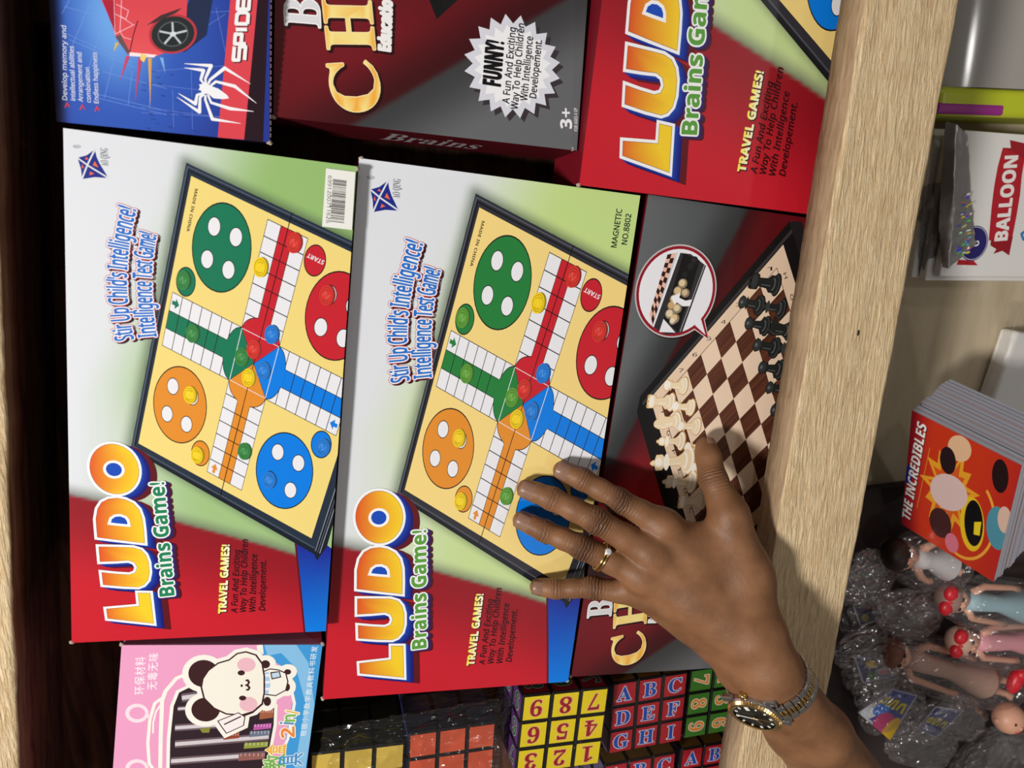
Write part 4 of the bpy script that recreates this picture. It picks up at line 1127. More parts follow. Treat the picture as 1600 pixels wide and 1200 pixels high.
def surface_nets(F, lo, h):
    S = F < 0; nx, ny, nz = F.shape
    c = np.zeros((nx - 1, ny - 1, nz - 1), np.int8)
    for i in (0, 1):
        for j in (0, 1):
            for k in (0, 1): c += S[i:nx - 1 + i, j:ny - 1 + j, k:nz - 1 + k]
    act = (c > 0) & (c < 8); idx = np.full(act.shape, -1, np.int64); I = np.argwhere(act); idx[act] = np.arange(len(I))
    acc = np.zeros((len(I), 3)); cnt = np.zeros(len(I))
    corners = [(i, j, k) for i in (0, 1) for j in (0, 1) for k in (0, 1)]
    for a in corners:
        for ax in range(3):
            if a[ax]: continue
            b = list(a); b[ax] = 1
            fa = F[I[:, 0] + a[0], I[:, 1] + a[1], I[:, 2] + a[2]]; fb = F[I[:, 0] + b[0], I[:, 1] + b[1], I[:, 2] + b[2]]
            m = (fa < 0) != (fb < 0); t = np.where(m, fa / np.where(m, fa - fb, 1), 0)
            p = np.array(a, float)[None, :].repeat(len(I), 0); p[:, ax] += t
            acc[m] += p[m]; cnt[m] += 1
    V = (I + acc / cnt[:, None]) * h + lo
    Q = []
    for ax in range(3):
        u, v = (ax + 1) % 3, (ax + 2) % 3
        sl0 = [slice(1, -1)] * 3; sl0[ax] = slice(0, -1); sl1 = [slice(1, -1)] * 3; sl1[ax] = slice(1, None)
        s0, s1 = S[tuple(sl0)], S[tuple(sl1)]
        E = np.argwhere(s0 != s1); fl = s0[tuple(E.T)]
        E = E + np.array([0 if k == ax else 1 for k in range(3)])
        def at(du, dv):
            e = E.copy(); e[:, u] -= du; e[:, v] -= dv; return idx[e[:, 0], e[:, 1], e[:, 2]]
        q = np.stack([at(1, 1), at(0, 1), at(0, 0), at(1, 0)], 1); q[~fl] = q[~fl][:, ::-1]
        Q.append(q)
    return V, np.concatenate(Q)

def build_hand():
    pts = [p for v in JO.values() for p, _ in v] + [p for p, _ in ARM[:3]]
    lo = np.array([min(p[i] for p in pts) for i in range(3)]) - .04; hi = np.array([max(p[i] for p in pts) for i in range(3)]) + .04
    lo = np.minimum(lo, np.array(ARM[3][0]) - .01); 
    hi = np.maximum(hi, np.array(ARM[3][0]) + .03)
    fd = Field(lo, hi, .00115)
    palm = fd.blank()
    carp = {'index': U(1174, 976, .074), 'middle': U(1170, 990, .080), 'ring': U(1163, 1002, .080), 'little': U(1158, 1014, .073)}
    cr = {'index': .0172, 'middle': .0170, 'ring': .0168, 'little': .0160}
    up = camdir(.05, 0, -1)
    for k in ('index', 'middle', 'ring', 'little'):               # back of the hand
        p, r = JO[k][0]; q = carp[k]; mid = p.lerp(q, .5) - up * .001
        fd.cone(palm, p - up * .0035, r * 1.05, mid - up * .003, r * 1.16, .012); fd.cone(palm, mid - up * .003, r * 1.16, q, cr[k], .012)
    for a, b in (('index', 'middle'), ('middle', 'ring'), ('ring', 'little')):   # fleshy palm between the bones
        p = JO[a][0][0].lerp(JO[b][0][0], .5) - up * .007; q = carp[a].lerp(carp[b], .5) - up * .004
        fd.cone(palm, p, .0112, q, .0165, .012)
    for k in ('index', 'middle', 'ring'):                          # tendons and knuckles
        p, r = JO[k][0]; q = carp[k]
        fd.cone(palm, p + up * (r * .36), .0052, p.lerp(q, .55) + up * (r * .36), .0040, .006)
        fd.cone(palm, p + up * .0022, r * .92, p + up * .0022, r * .92, .006)
    # thumb root, web, heel
    T = JO['thumb']; cmc = U(1166, 902, .064)
    fd.cone(palm, T[0][0], .0132, cmc, .0180, .012); fd.cone(palm, cmc, .0180, U(1178, 980, .076), .0172, .014)
    fd.cone(palm, U(1066, 842, .043), .0105, U(1134, 838, .050), .0112, .014); fd.cone(palm, U(1085, 872, .050), .0130, U(1146, 878, .056), .0150, .014)
    fd.cone(palm, U(1038, 946, .038), .0105, U(1130, 1004, .062), .0148, .014); fd.cone(palm, U(1130, 1004, .062), .0148, ARM[0][0] + SIDE * .006, .0185, .014)
    # wrist and forearm: three strands side by side make the flat oval section
    for sx, rr in ((-.0105, .0178), (0, .0190), (.0105, .0178)):
        a = ARM[0][0] + SIDE * sx; b = ARM[1][0] + SIDE * sx * 1.15; c = ARM[2][0] + SIDE * sx * 1.35; d = ARM[3][0] + SIDE * sx * 1.6
        s_ = (U(1172, 998, .078) + SIDE * sx * .95)
        fd.cone(palm, s_, rr * .97, a, rr, .010); fd.cone(palm, a, rr, b, rr * 1.15, .010); fd.cone(palm, b, rr * 1.15, c, rr * 1.38, .010); fd.cone(palm, c, rr * 1.38, d, rr * 1.65, .010)
    fd.cone(palm, ARM[0][0] + SIDE * -.018 + ARM_AX * .002 + DORS * .006, .0095, ARM[0][0] + SIDE * -.018 - ARM_AX * .006 + DORS * .006, .0085, .010)
    fing = fd.blank()
    for k, J in JO.items():
        one = fd.blank()
        for (a, ra), (b, rb) in zip(J, J[1:]):
            mid = a.lerp(b, .5); rm = (ra + rb) / 2 * (.955 if k != 'thumb' else .97)
            fd.cone(one, a, ra, mid, rm, .003); fd.cone(one, mid, rm, b, rb, .003)
        dv = up - (J[1][0] - J[0][0]).normalized() * up.dot((J[1][0] - J[0][0]).normalized())
        for jx in (1, 2):
            p, r = J[jx]; fd.cone(one, p + dv * r * .16, r * .93, p + dv * r * .16, r * .93, .004)
        p, r = J[3]; ax = (J[3][0] - J[2][0]).normalized()
        fd.cone(one, p - up * r * .28 - ax * .002, r * .86, p - up * r * .28 - ax * .008, r * .84, .004)   # finger pad
        fing = np.minimum(fing, one)
    F = smin(palm, fing, .0085)
    V, Qd = surface_nets(F, fd.lo, fd.h)
    # keep the one continuous body
    par = np.arange(len(V))
    for _ in range(200):
        new = par.copy()
        for c in range(4): np.minimum.at(new, Qd[:, c], par[Qd].min(1))
        new = new[new]
        if (new == par).all(): break
        par = new
    keep = par == np.bincount(par).argmax(); rem = np.cumsum(keep) - 1
    Qd = rem[Qd[keep[Qd[:, 0]]]]; V = V[keep]
    # smooth a little
    E = np.concatenate([Qd[:, [0, 1]], Qd[:, [1, 2]], Qd[:, [2, 3]], Qd[:, [3, 0]]])
    deg = np.bincount(E.ravel(), minlength=len(V))[:, None]
    for it in range(3):
        sm = np.zeros_like(V)
        for c in range(3):
            sm[:, c] = np.bincount(E[:, 0], V[E[:, 1], c], len(V)) + np.bincount(E[:, 1], V[E[:, 0], c], len(V))
        V = V * .45 + sm / deg * .55
    me = bpy.data.meshes.new('person'); me.from_pydata(V.tolist(), [], Qd.tolist()); me.update()
    along = np.zeros(len(V)); fold = np.zeros(len(V))
    for k, J in JO.items():
        for jx, wl, amt in ((1, .0078, {'little': .6, 'thumb': .5}.get(k, 1.)), (2, .0040, .38), (0, .007, .32)):
            if k == 'thumb' and jx == 2: continue
            p = np.array(J[jx][0]); r = J[jx][1]
            a = (J[max(jx - 1, 0)][0] - J[min(jx + 1, 3)][0]).normalized(); av = np.array(a)
            if jx == 0: continue
            d = V - p; s_ = d @ av; rad = np.linalg.norm(d - s_[:, None] * av, axis=1)
            top = np.clip((d @ np.array(up)) / r + .25, 0, 1)
            f = np.exp(-(s_ / wl) ** 2) * (rad < r * 1.5) * top * amt
            m = f > fold; along[m] = s_[m]; fold[m] = f[m]
    for nm, arr in (('along', along), ('fold', fold)):
        at = me.attributes.new(nm, 'FLOAT', 'POINT'); at.data.foreach_set('value', arr.astype(np.float32))
    o = link_mesh('person', me, SKIN, None, True)
    tag(o, 'left hand and forearm of a person, brown skin, fingers spread over the ludo box, reaching in from the lower right', 'person')
    return o
HAND = build_hand()
HAND['label'] = 'brown-skinned left hand and forearm of a person, fingers spread on the boxes'
NAIL = mat('finger_nail', (186, 146, 124), .3, 0, .5)
def nails():
    for k, J in JO.items():
        p, r = J[3]; ax = (J[3][0] - J[2][0]).normalized()
        upv = camdir(-.1, -.05, -1) if k != 'thumb' else camdir(.75, -.05, -.66)
        d = (upv - ax * upv.dot(ax)).normalized(); sd = ax.cross(d)
        Ln = r * 2.0; bm = bmesh.new(); nu, nv = 12, 10; g = []
        for j in range(nv + 1):
            t = j / nv; row = []
            w = math.radians(54) * (1 - .25 * max(0, (abs(t - .5) - .3) / .2) ** 2)
            for i in range(nu + 1):
                a = -w + 2 * w * i / nu; rr = r * 1.085
                x = -Ln * .66 + Ln * t
                q = p + ax * x + (d * math.cos(a) + sd * math.sin(a)) * rr
                if x > 0: q -= d * (x * x / r * .34)
                row.append(bm.verts.new(q))
            g.append(row)
        for j in range(nv):
            for i in range(nu): bm.faces.new((g[j][i], g[j][i + 1], g[j + 1][i + 1], g[j + 1][i]))
        ret = bmesh.ops.solidify(bm, geom=bm.faces[:], thickness=.0005)
        from_bm('nail', bm, NAIL, HAND, True)
nails()

# ------------------------------------------------------------------ ring and watch
GOLD = mat('polished_gold', (222, 186, 122), .2, 1.0)
STEEL = mat('brushed_steel', (196, 194, 192), .24, 1.0)
def frame_mx(o, x, y, z):
    m = Matrix((x, y, z)).transposed().to_4x4(); m.translation = o; return m
def bm_torus(bm, R, r, mx, nR=48, nr=10, sq=1.):
    rings = []
    for i in range(nR):
        a = 2 * math.pi * i / nR
        rings.append([bm.verts.new(mx @ Vector(((R + r * math.cos(b)) * math.cos(a), (R + r * math.cos(b)) * math.sin(a), r * sq * math.sin(b)))) for b in [2 * math.pi * k / nr for k in range(nr)]])
    for i in range(nR):
        A_, B_ = rings[i], rings[(i + 1) % nR]
        for k in range(nr): bm.faces.new((A_[k], A_[(k + 1) % nr], B_[(k + 1) % nr], B_[k]))
def ring_jewel():
    J = JO['ring']; t = .66; c = J[0][0].lerp(J[1][0], t); ax = (J[1][0] - J[0][0]).normalized()
    z = camdir(.1, -.55, -.83); z = (z - ax * z.dot(ax)).normalized(); y = ax.cross(z)
    R = .0107
    root = empty('finger_ring', c - z * R); tag(root, 'gold ring with a clear stone on the ring finger', 'ring')
    inv = Matrix.Translation(-(c - z * R))
    for off, nm in ((-.0011, 'band'), (.0012, 'band')):
        bm = bmesh.new(); bm_torus(bm, R, .00095, inv @ frame_mx(c + ax * off, z, y, ax)); from_bm(nm, bm, GOLD, root, True)
    bm = bmesh.new(); bm_lathe(bm, [(.0, .0), (.0022, .0004), (.0030, .0016), (.0024, .0022), (.0, .0023)], 16, inv @ frame_mx(c + z * R, ax, y, z)); from_bm('setting', bm, GOLD, root)
    bm = bmesh.new(); bm_lathe(bm, [(0, .0008), (.0027, .0022), (.0018, .0033), (0, .0034)], 8, inv @ frame_mx(c + z * R, ax, y, z)); from_bm('stone', bm, mat('clear_stone', (236, 240, 246), .05, .3, .9), root)
ring_jewel()

def wristwatch():
    # where the sight line through the dial comes within reach of the wrist
    o = Vector((0, 0, ZB + DIST)); d = Vector(ray(1180, 1114)).normalized(); best = None
    axp = ARM[0][0]
    for k in range(300, 760):
        p = o + d * (k / 1000); rel = p - axp; rel -= ARM_AX * rel.dot(ARM_AX)
        h = rel.dot(DORS)
        if h < .0262: best = p; break
    c = best
    z = DORS; x = ARM_AX; y = z.cross(x)                           # x: towards the crown and hand, y: along the strap
    root = empty('wristwatch', c - z * .004); tag(root, 'gold and steel wristwatch with black dial on the wrist', 'watch')
    inv = Matrix.Translation(-(c - z * .004)); M = inv @ frame_mx(c, x, y, z); R = .0198
    def lathe(nm, prof, m, n=64, smooth=True, parent=root, mx=M): 
        bm = bmesh.new(); bm_lathe(bm, prof, n, mx); return from_bm(nm, bm, m, parent, smooth)
    lathe('case', [(0, -.0060), (R * .80, -.0060), (R * .96, -.0035), (R * 1.0, .0005), (R * .97, .0018), (R * .93, .0020), (0, .0020)], STEEL, 64, False)
    for sy in (-1, 1):
        for sx in (-1, 1):
            bm = bmesh.new(); bm_box(bm, (sx * .0125 - .0028, sy * .0165 - .0050, -.0052), (sx * .0125 + .0028, sy * .0165 + .0050, -.0008), .0012, 2, M)
            from_bm('lug', bm, STEEL, root)
    bm = bmesh.new(); n = 120; rings = []                          # fluted bezel
    for rr, zz, fl in ((.955, .0016, 0), (.985, .0022, .012), (.90, .0040, .012), (.80, .0044, 0), (.76, .0040, 0)):
        rings.append([bm.verts.new(M @ Vector((R * (rr + (fl if k % 2 else -fl)) * math.cos(2 * math.pi * k / n), R * (rr + (fl if k % 2 else -fl)) * math.sin(2 * math.pi * k / n), zz + (.0002 if (k % 2 and fl) else 0)))) for k in range(n)])
    for a, b in zip(rings, rings[1:]):
        for k in range(n): bm.faces.new((a[k], a[(k + 1) % n], b[(k + 1) % n], b[k]))
    from_bm('fluted_bezel', bm, GOLD, root)
    lathe('dial', [(0, .0032), (R * .775, .0032), (R * .775, .0028), (0, .0028)], mat('black_dial', (14, 13, 13), .3), 64, False)
    LUM = mat('lume', (240, 238, 226), .4)
    def bar(nm, ang, r0, r1, w, m, zz=.0034, t=.0004):
        bm = bmesh.new(); bm_box(bm, (r0, -w / 2, zz), (r1, w / 2, zz + t), 0, 1, M @ Matrix.Rotation(ang, 4, 'Z')); return from_bm(nm, bm, m, root)
    for h in range(12):                                            # twelve lies along +y, three along +x
        if h == 3: continue
        a = math.pi / 2 - h * math.pi / 6
        bar('hour_marker', a, R * .60, R * .71, .0013 if h % 3 else .0019, LUM)
    bm = bmesh.new(); bm_box(bm, (R * .50, -.0016, .0034), (R * .72, .0016, .0042), .0003, 1, M); from_bm('date_window', bm, LUM, root)
    bar('hour_hand', math.radians(205), -.001, R * .42, .0016, GOLD, .0038); bar('minute_hand', math.radians(262), -.001, R * .62, .0012, GOLD, .0041); bar('second_hand', math.radians(78), -.003, R * .66, .0005, LUM, .0044)
    lathe('hand_pin', [(0, .0048), (.0011, .0047), (.0011, .0036)], GOLD, 12)
    lathe('crown', [(0, .0), (.0026, .0002), (.0029, .0010), (.0029, .0034), (.0022, .0042), (0, .0042)], GOLD, 20, True, root, inv @ frame_mx(c + x * (R * .98) - z * .0012, y, z, x))
    # bracelet: links on an oval round the wrist
    cw = axp + ARM_AX * (c - axp).dot(ARM_AX); zo = (c - cw).dot(z); yo = (c - cw).dot(y)
    ry, rz = .0318, .0268; steel, gold = bmesh.new(), bmesh.new(); n = 30
    for i in range(n):
        a = math.pi / 2 + 2 * math.pi * (i + .5) / n
        py, pz = ry * math.cos(a), rz * math.sin(a)
        if pz > 0 and abs(py - yo) < .0188: continue
        ty, tz = -ry * math.sin(a), rz * math.cos(a); tl = math.hypot(ty, tz); ty /= tl; tz /= tl
        Y = y * ty + z * tz; Zn = (x.cross(Y)); 
        if Zn.dot(y * py + z * pz) < 0: Zn = -Zn
        mx = inv @ frame_mx(cw + y * py + z * pz, x, Y, Zn); w = 2 * math.pi * (ry + rz) / 2 / n
        for s in (-1, 1): bm_box(steel, (s * .0058 - .0026, -w * .47, -.0014), (s * .0058 + .0026, w * .47, .0014), .0007, 2, mx)
        for s in (-.5, .5): bm_box(gold, (-.0029, s * w * .5 - w * .21, -.0013), (.0029, s * w * .5 + w * .21, .0016), .0008, 2, mx)
    from_bm('bracelet', steel, STEEL, root); g = from_bm('bracelet_center_links', gold, GOLD, root); g['label'] = 'gold center links'
wristwatch()

# ------------------------------------------------------------------ goods on the lower board
LOW = -.145
BAG = film_mat('bag_film', (254, 253, 254), .15, .11, 1., .14, 1., .02, (232, 216, 214), 75, .007)
def bag(name, label, cat, c, r, yaw, seed, m=BAG, amp=.10, group=None, sub=5, pinch=.0, stretch=False):
    """a crumpled clear bag: flattened, creased all over"""
    bm = bmesh.new(); bmesh.ops.create_icosphere(bm, subdivisions=sub, radius=1)
    R = Matrix.Rotation(yaw, 3, 'Z')
    for v in bm.verts:
        n = v.co.normalized(); e = Vector((abs(n.x) ** .75 * (1 if n.x > 0 else -1), abs(n.y) ** .75 * (1 if n.y > 0 else -1), n.z))
        q = Vector((n.x * (1.1 if stretch else 1.5), n.y * (4.2 if stretch else 2.9), n.z * 2.6)) + Vector((seed, seed * 1.7, seed * .3)); k = 1 - 2 * abs(noise.noise(q)) + .35 * (1 - 2 * abs(noise.noise(q * 2.1))) + .10 * (1 - 2 * abs(noise.noise(q * 4.5)))
        p = Vector((e.x * r[0], e.y * r[1], e.z * r[2])) * (1 + amp * k)
        if pinch and n.x < 0: p.y *= 1 - pinch * n.x * n.x; p.z *= 1 - pinch * n.x * n.x
        v.co = R @ p
    o = from_bm(name, bm, m, None, True); o.location = c
    if label: tag(o, label, cat, group)
    return o

# --- clear jar with lime lid
def jar():
    a = U(1478, 160, -.088); z0 = LOW
    root = empty('plastic_jar', (a.x + .11, a.y + .02, ZB + LOW)); tag(root, 'clear plastic jar with a lime lid and magenta strip, lying behind the balloon packs', 'jar')
    yb, yt = U(1540, 183, -.085).y, U(1540, 137, -.085).y; x0, x1 = a.x - .012, a.x + .21; H = .062
    loc = Vector(root.location)
    bm = bmesh.new(); bm_box(bm, Vector((x0, yb, ZB + z0)) - loc, Vector((x1, yt, ZB + z0 + H)) - loc, .006, 4); from_bm('lid', bm, mat('lime_plastic', (196, 206, 40), .3, 0, .5), root, False)
    bm = bmesh.new(); bm_box(bm, Vector((x0 - .001, yb + .0015, ZB + z0 + .01)) - loc, Vector((a.x + .062, yb + .011, ZB + z0 + H + .0006)) - loc, .002, 2); from_bm('magenta_strip', bm, mat('magenta_label', (160, 40, 140), .35), root)
    bm = bmesh.new(); n = 40; prof = []
    for y in (yt, yt + .012, yt + .13, yt + .15):
        rw = [bm.verts.new(Vector(((x0 + x1) / 2 + (x1 - x0) / 2 * .97 * math.copysign(abs(math.cos(t)) ** .45, math.cos(t)), y, ZB + z0 + H / 2 + H / 2 * .96 * math.copysign(abs(math.sin(t)) ** .45, math.sin(t)))) - loc) for t in [2 * math.pi * k / n for k in range(n)]]
        prof.append(rw)
    for p, q in zip(prof, prof[1:]):
        for k in range(n): bm.faces.new((p[k], p[(k + 1) % n], q[(k + 1) % n], q[k]))
    bm.faces.new(prof[-1])
    jm = mat('jar_plastic', (206, 202, 194), .14, 0, .7, 0, .35)
    from_bm('jar_body', bm, jm, root, True)
    bm = bmesh.new(); bm_box(bm, Vector((x0 + .02, yt + .015, ZB + z0 + .006)) - loc, Vector((x1 - .02, yt + .12, ZB + z0 + H * .72)) - loc, .01, 3); from_bm('contents', bm, mat('jar_contents', (140, 126, 118), .6), root)
jar()

# --- balloon packs
def balloons():
    bl, tl = U(1468, 432, -.092), U(1508, 203, -.092); d = bl - tl; yaw = math.atan2(d.x, -d.y); L = d.length; W = .135
    first = None
    for n, (dh, off) in enumerate(((0, (0, 0)), (-.011, (-.006, -.005)), (-.022, (-.012, -.003)), (-.033, (-.004, .004)))):
        P = Panel(tl + Vector((off[0], off[1], dh)), yaw, W, L, .0085, units=(100., 100. * L / W))
        r = P.root('balloon_pack')
        tag(r, ('balloon pack with a red BALLOON banner, top of the stack', 'second balloon pack down, only its white edge showing', 'third balloon pack down in the stack by the rail', 'lowest balloon pack of the stack by the rail')[n], 'balloon pack', 'balloon packs stacked on the lower board')
        bm = bmesh.new(); bm_box(bm, (-W / 2, -L / 2, 0), (W / 2, L / 2, P.T), .0012, 2); from_bm('card', bm, mat('white_card', (226, 222, 214), .5), r)
        q = Q(P, 1420, 160, 3.75); A = Art()
        A.poly([(.5, .5), (99.5, .5), (99.5, P.units[1] - .5), (.5, P.units[1] - .5)], (232, 230, 226), 0)
        RED_ = (184, 30, 44)
        A.poly([q(290, 922), q(378, 925), q(405, 955), q(280, 952)], RED_, 1)
        A.poly([q(*p) for p in ((482, 780), (478, 838), (513, 860), (494, 888), (548, 870), (588, 897), (610, 785))], mixc(RED_, (60, 0, 10), .25), 1)
        A.poly([q(*p) for p in ((560, 290), (550, 265), (598, 268), (592, 220), (680, 240), (760, 200), (740, 330), (675, 340))], mixc(RED_, (60, 0, 10), .2), 1)
        A.poly([q(*p) for p in ((550, 268), (520, 380), (500, 490), (484, 620), (468, 810), (608, 785), (632, 660), (652, 540), (662, 430), (678, 335), (610, 290))], RED_, 2)
        t = (q(576, 806), q(640, 312))
        A.text('BALLOON', t[0], t[1], 11.5, (246, 240, 236), 3, 'bold', grow=.35)
        c = q(382, 826); A.circle(c, 12.6, (52, 44, 110), 1, 36); A.circle(c, 11.9, (214, 210, 226), 2, 36); A.circle(c, 11.4, (40, 34, 104), 3, 36)
        A.text('0', q(412, 838), q(412, 806), 5.5, (240, 240, 246), 4, 'bold')
        A.line([q(690, 750), q(660, 770), q(670, 800), q(700, 815)], 2.2, (60, 130, 190), 2)
        A.build('card_print', PRINT, r, P.place, lim=(100, P.units[1]))
        if n == 0: first = P
    P = first
    z = lambda x, y, h: U(1420 + x / 3.75, 160 + y / 3.75, h)
    s = sheet('foil_bag', [[z(215, 110, -.094), z(270, 130, -.088), z(340, 190, -.088)], [z(185, 420, -.092), z(260, 420, -.082), z(345, 400, -.089)],
                           [z(170, 700, -.092), z(255, 690, -.083), z(372, 690, -.089)], [z(190, 965, -.093), z(225, 975, -.087), z(385, 835, -.089)]], .0011, mat('holographic_foil', (178, 176, 174), .34, .75), 5.5, 26, 70, None, 50)
    tag(s, 'silver holographic foil bag folded back beside the BALLOON banner', 'foil bag')
    A = Art(); rnd = random.Random(4)  # coloured glints of the foil, painted as spots of ink
    for k in range(46):
        y = rnd.gauss(640, 40) if k % 2 else rnd.gauss(860, 45); x = 320 + (y - 640) * -.05 + rnd.uniform(-34, 34)
        if k % 5 == 0: y = rnd.uniform(720, 800)
        p = z(x, y, -.0838); w, h = rnd.uniform(.0010, .0028), rnd.uniform(.0006, .0017)
        A.poly([(p.x - w, p.y - h), (p.x + w * .6, p.y - h * .3), (p.x + w, p.y + h), (p.x - w * .5, p.y + h * .6)], rnd.choice([(40, 60, 240), (60, 220, 90), (240, 220, 60), (60, 200, 240), (240, 90, 90), (250, 250, 250), (90, 60, 220)]), 1)
    A.build('painted_glints', ink_mat('foil_glint_ink', .15, .9), s, lambda u, v, h: (u, v, ZB - .0812 + h))
    w = sheet('clear_bag', [[z(60, 500, -.12), z(110, 480, -.10), z(180, 470, -.098)], [z(40, 780, -.12), z(90, 760, -.102), z(170, 760, -.10)], [z(10, 1010, -.125), z(70, 1010, -.11), z(160, 985, -.105)]], .003, film_mat('grey_bag_film', (190, 188, 190), .08, .08), 2.2, 24, 40, None, 60)
    tag(w, 'greyish clear bag squeezed between the rail and the balloon packs', 'plastic bag')
balloons()

# --- white box in clear wrap
def white_box():
    h = -.122; a, b = U(1590, 517, h), U(1542, 657, h); d = b - a; yaw = math.atan2(d.x, -d.y); L = d.length; W = .10
    P = Panel(a, yaw, W, L, .022); r = P.root('white_box'); tag(r, 'plain white box in clear wrap at the picture edge', 'box')
    bm = bmesh.new(); bm_box(bm, (-W / 2, -L / 2, 0), (W / 2, L / 2, P.T), .004, 4); from_bm('carton', bm, mat('white_carton', (242, 240, 236), .45), r, False)
    w = sheet('clear_wrap', [[U(1576, 474, -.135), U(1590, 482, -.120), U(1640, 500, -.116)], [U(1552, 560, -.14), U(1564, 565, -.119), U(1640, 600, -.117)], [U(1524, 640, -.14), U(1538, 645, -.120), U(1640, 690, -.117)], [U(1560, 692, -.14), U(1590, 700, -.130), U(1640, 720, -.124)]], .0022, film_mat('box_wrap', (253, 253, 253), .22, .03, 1., .25, .8), 9.3, 40, 50, None, 55)
    tag(w, 'clear wrap crumpled round the plain white box', 'plastic wrap')
white_box()

# --- stack of little red notebooks
def notebooks():
    # they stand on edge, leaning: the cover faces the rail, the page edges look up
    W, L, T = .101, .177, .0046
    u = Vector((.287, -.238, .928)); v = Vector((.363, -.847, -.389)); u.normalize(); v = (v - u * v.dot(u)).normalized()
    R = Matrix((u, -v, u.cross(-v))).transposed(); up = R @ Vector((0, 0, 1)); tl = U(1425, 641, -.048)
    def NP(corner, units):
        P = Panel(corner, 0, W, L, T, units); P.R = R; P.base = P.top - R @ Vector((-W / 2, L / 2, T)); return P
    rnd = random.Random(12); src = None
    COVER = mat('notebook_cover', (150, 132, 132), .4)
    PAGES = mat('notebook_pages', (172, 173, 184), .8)
    for n in range(12):
        off = R @ Vector((rnd.uniform(-.0015, .0015) if n else 0, rnd.uniform(-.0015, .0015) if n else 0, 0))
        P = NP(tl - up * (n * T * 1.02) + off, (130., 115.))
        r = P.root('notebook')
        tag(r, 'red notebook titled THE INCREDIBLES, top of its stack' if n == 0 else 'thin notebook within the stack under the red titled cover', 'notebook', 'little notebooks stacked on the lower board')
        bm = bmesh.new()
        for k in range(6): bm_box(bm, (-W / 2 + .0004, -L / 2 + .0004 + .0002 * (k % 2), .0004 + k * .0006), (W / 2 - .0002 * (k % 3), L / 2 - .0002 * ((k + 1) % 3), .0008 + k * .0006))
        from_bm('pages', bm, PAGES, r)
        bm = bmesh.new(); bm_box(bm, (-W / 2, -L / 2, T - .0003), (W / 2, L / 2, T)); from_bm('cover', bm, COVER, r)
        if n: continue
        # the photographed cover runs a little askew: carry positions over by its four corners
        HN = homog([(1425, 641), (1596, 727), (1538, 899), (1396, 810)], [(0, 0), (130, 0), (130, 115), (0, 115)])
        q = lambda x, y: ap(HN, (1200 + x / 4, 600 + y / 4))
        A = Art(); c0 = q(1100, 650)
        A.grid(0, 0, 130, 115, 40, 36, lambda u, v: mixc(mixc((206, 58, 30), (186, 40, 36), sstep(20, 90, abs(u - 60))), (160, 26, 40), sstep(30, 0, u)), 0)
        burst = []
        for k in range(26):
            a = 2 * math.pi * k / 26; rr = (44 if k % 2 else 27) * (1 + .12 * math.sin(k * 2.1)); burst.append((c0[0] + rr * .8 * math.cos(a), c0[1] + rr * math.sin(a)))
        A.poly(burst, (238, 164, 44), 1); A.poly([(c0[0] + (p[0] - c0[0]) * .72, c0[1] + (p[1] - c0[1]) * .74) for p in burst], (222, 92, 36), 2)
        A.poly(arc_pts((c0[0] + 26, c0[1] + 16), 36, 42, -60, 120, 30) + list(reversed(arc_pts((c0[0] + 26, c0[1] + 16), 33, 39, -60, 120, 30))), (244, 170, 60), 3)
        # plain oval badge, dark on yellow, and pale lozenges where the pictures were
        bc = q(1238, 855); A.poly(arc_pts(bc, 15, 26, n=30, rot=-12), (240, 196, 40), 4); A.poly(arc_pts((bc[0] + 1.5, bc[1] - 2), 11.5, 22, n=30, rot=-12), (20, 18, 20), 5); A.poly([(bc[0] + 2, bc[1] - 4), (bc[0] + 10, bc[1] - 8), (bc[0] + 11, bc[1] + 6), (bc[0] + 4, bc[1] + 8)], (244, 214, 40), 6)
        for p, rx, ry, col in (((1100, 660), 24, 17, (226, 196, 190)), ((1035, 840), 15, 15, (70, 36, 36)), ((1190, 400), 14, 11, (234, 190, 150)), ((1110, 470), 10, 12, (44, 26, 30)), ((1100, 960), 9, 10, (220, 120, 140)), ((1440, 570), 9, 14, (40, 22, 24)), ((1400, 880), 13, 20, (84, 150, 170)), ((1450, 830), 8, 12, (226, 190, 170))):
            A.poly(arc_pts(q(*p), rx, ry, n=26, rot=-15), col, 7)
        a, b = q(838, 828), q(988, 262)
        A.text('THE INCREDIBLES', a, b, 12.0, (70, 8, 14), 9, 'bold', grow=.6, shift=(.6, .4)); A.text('THE INCREDIBLES', a, b, 12.0, (248, 244, 240), 10, 'bold', grow=.15)
        A.poly(arc_pts(q(852, 545), 5.5, 10, n=20, rot=10), (38, 40, 130), 9)
        A.line([q(890, 750), q(1000, 390)], .7, (232, 150, 50), 9)
        A.build('cover_print', ink_mat('glossy_cover', .25, .5), r, P.place, lim=(130, 115))
notebooks()

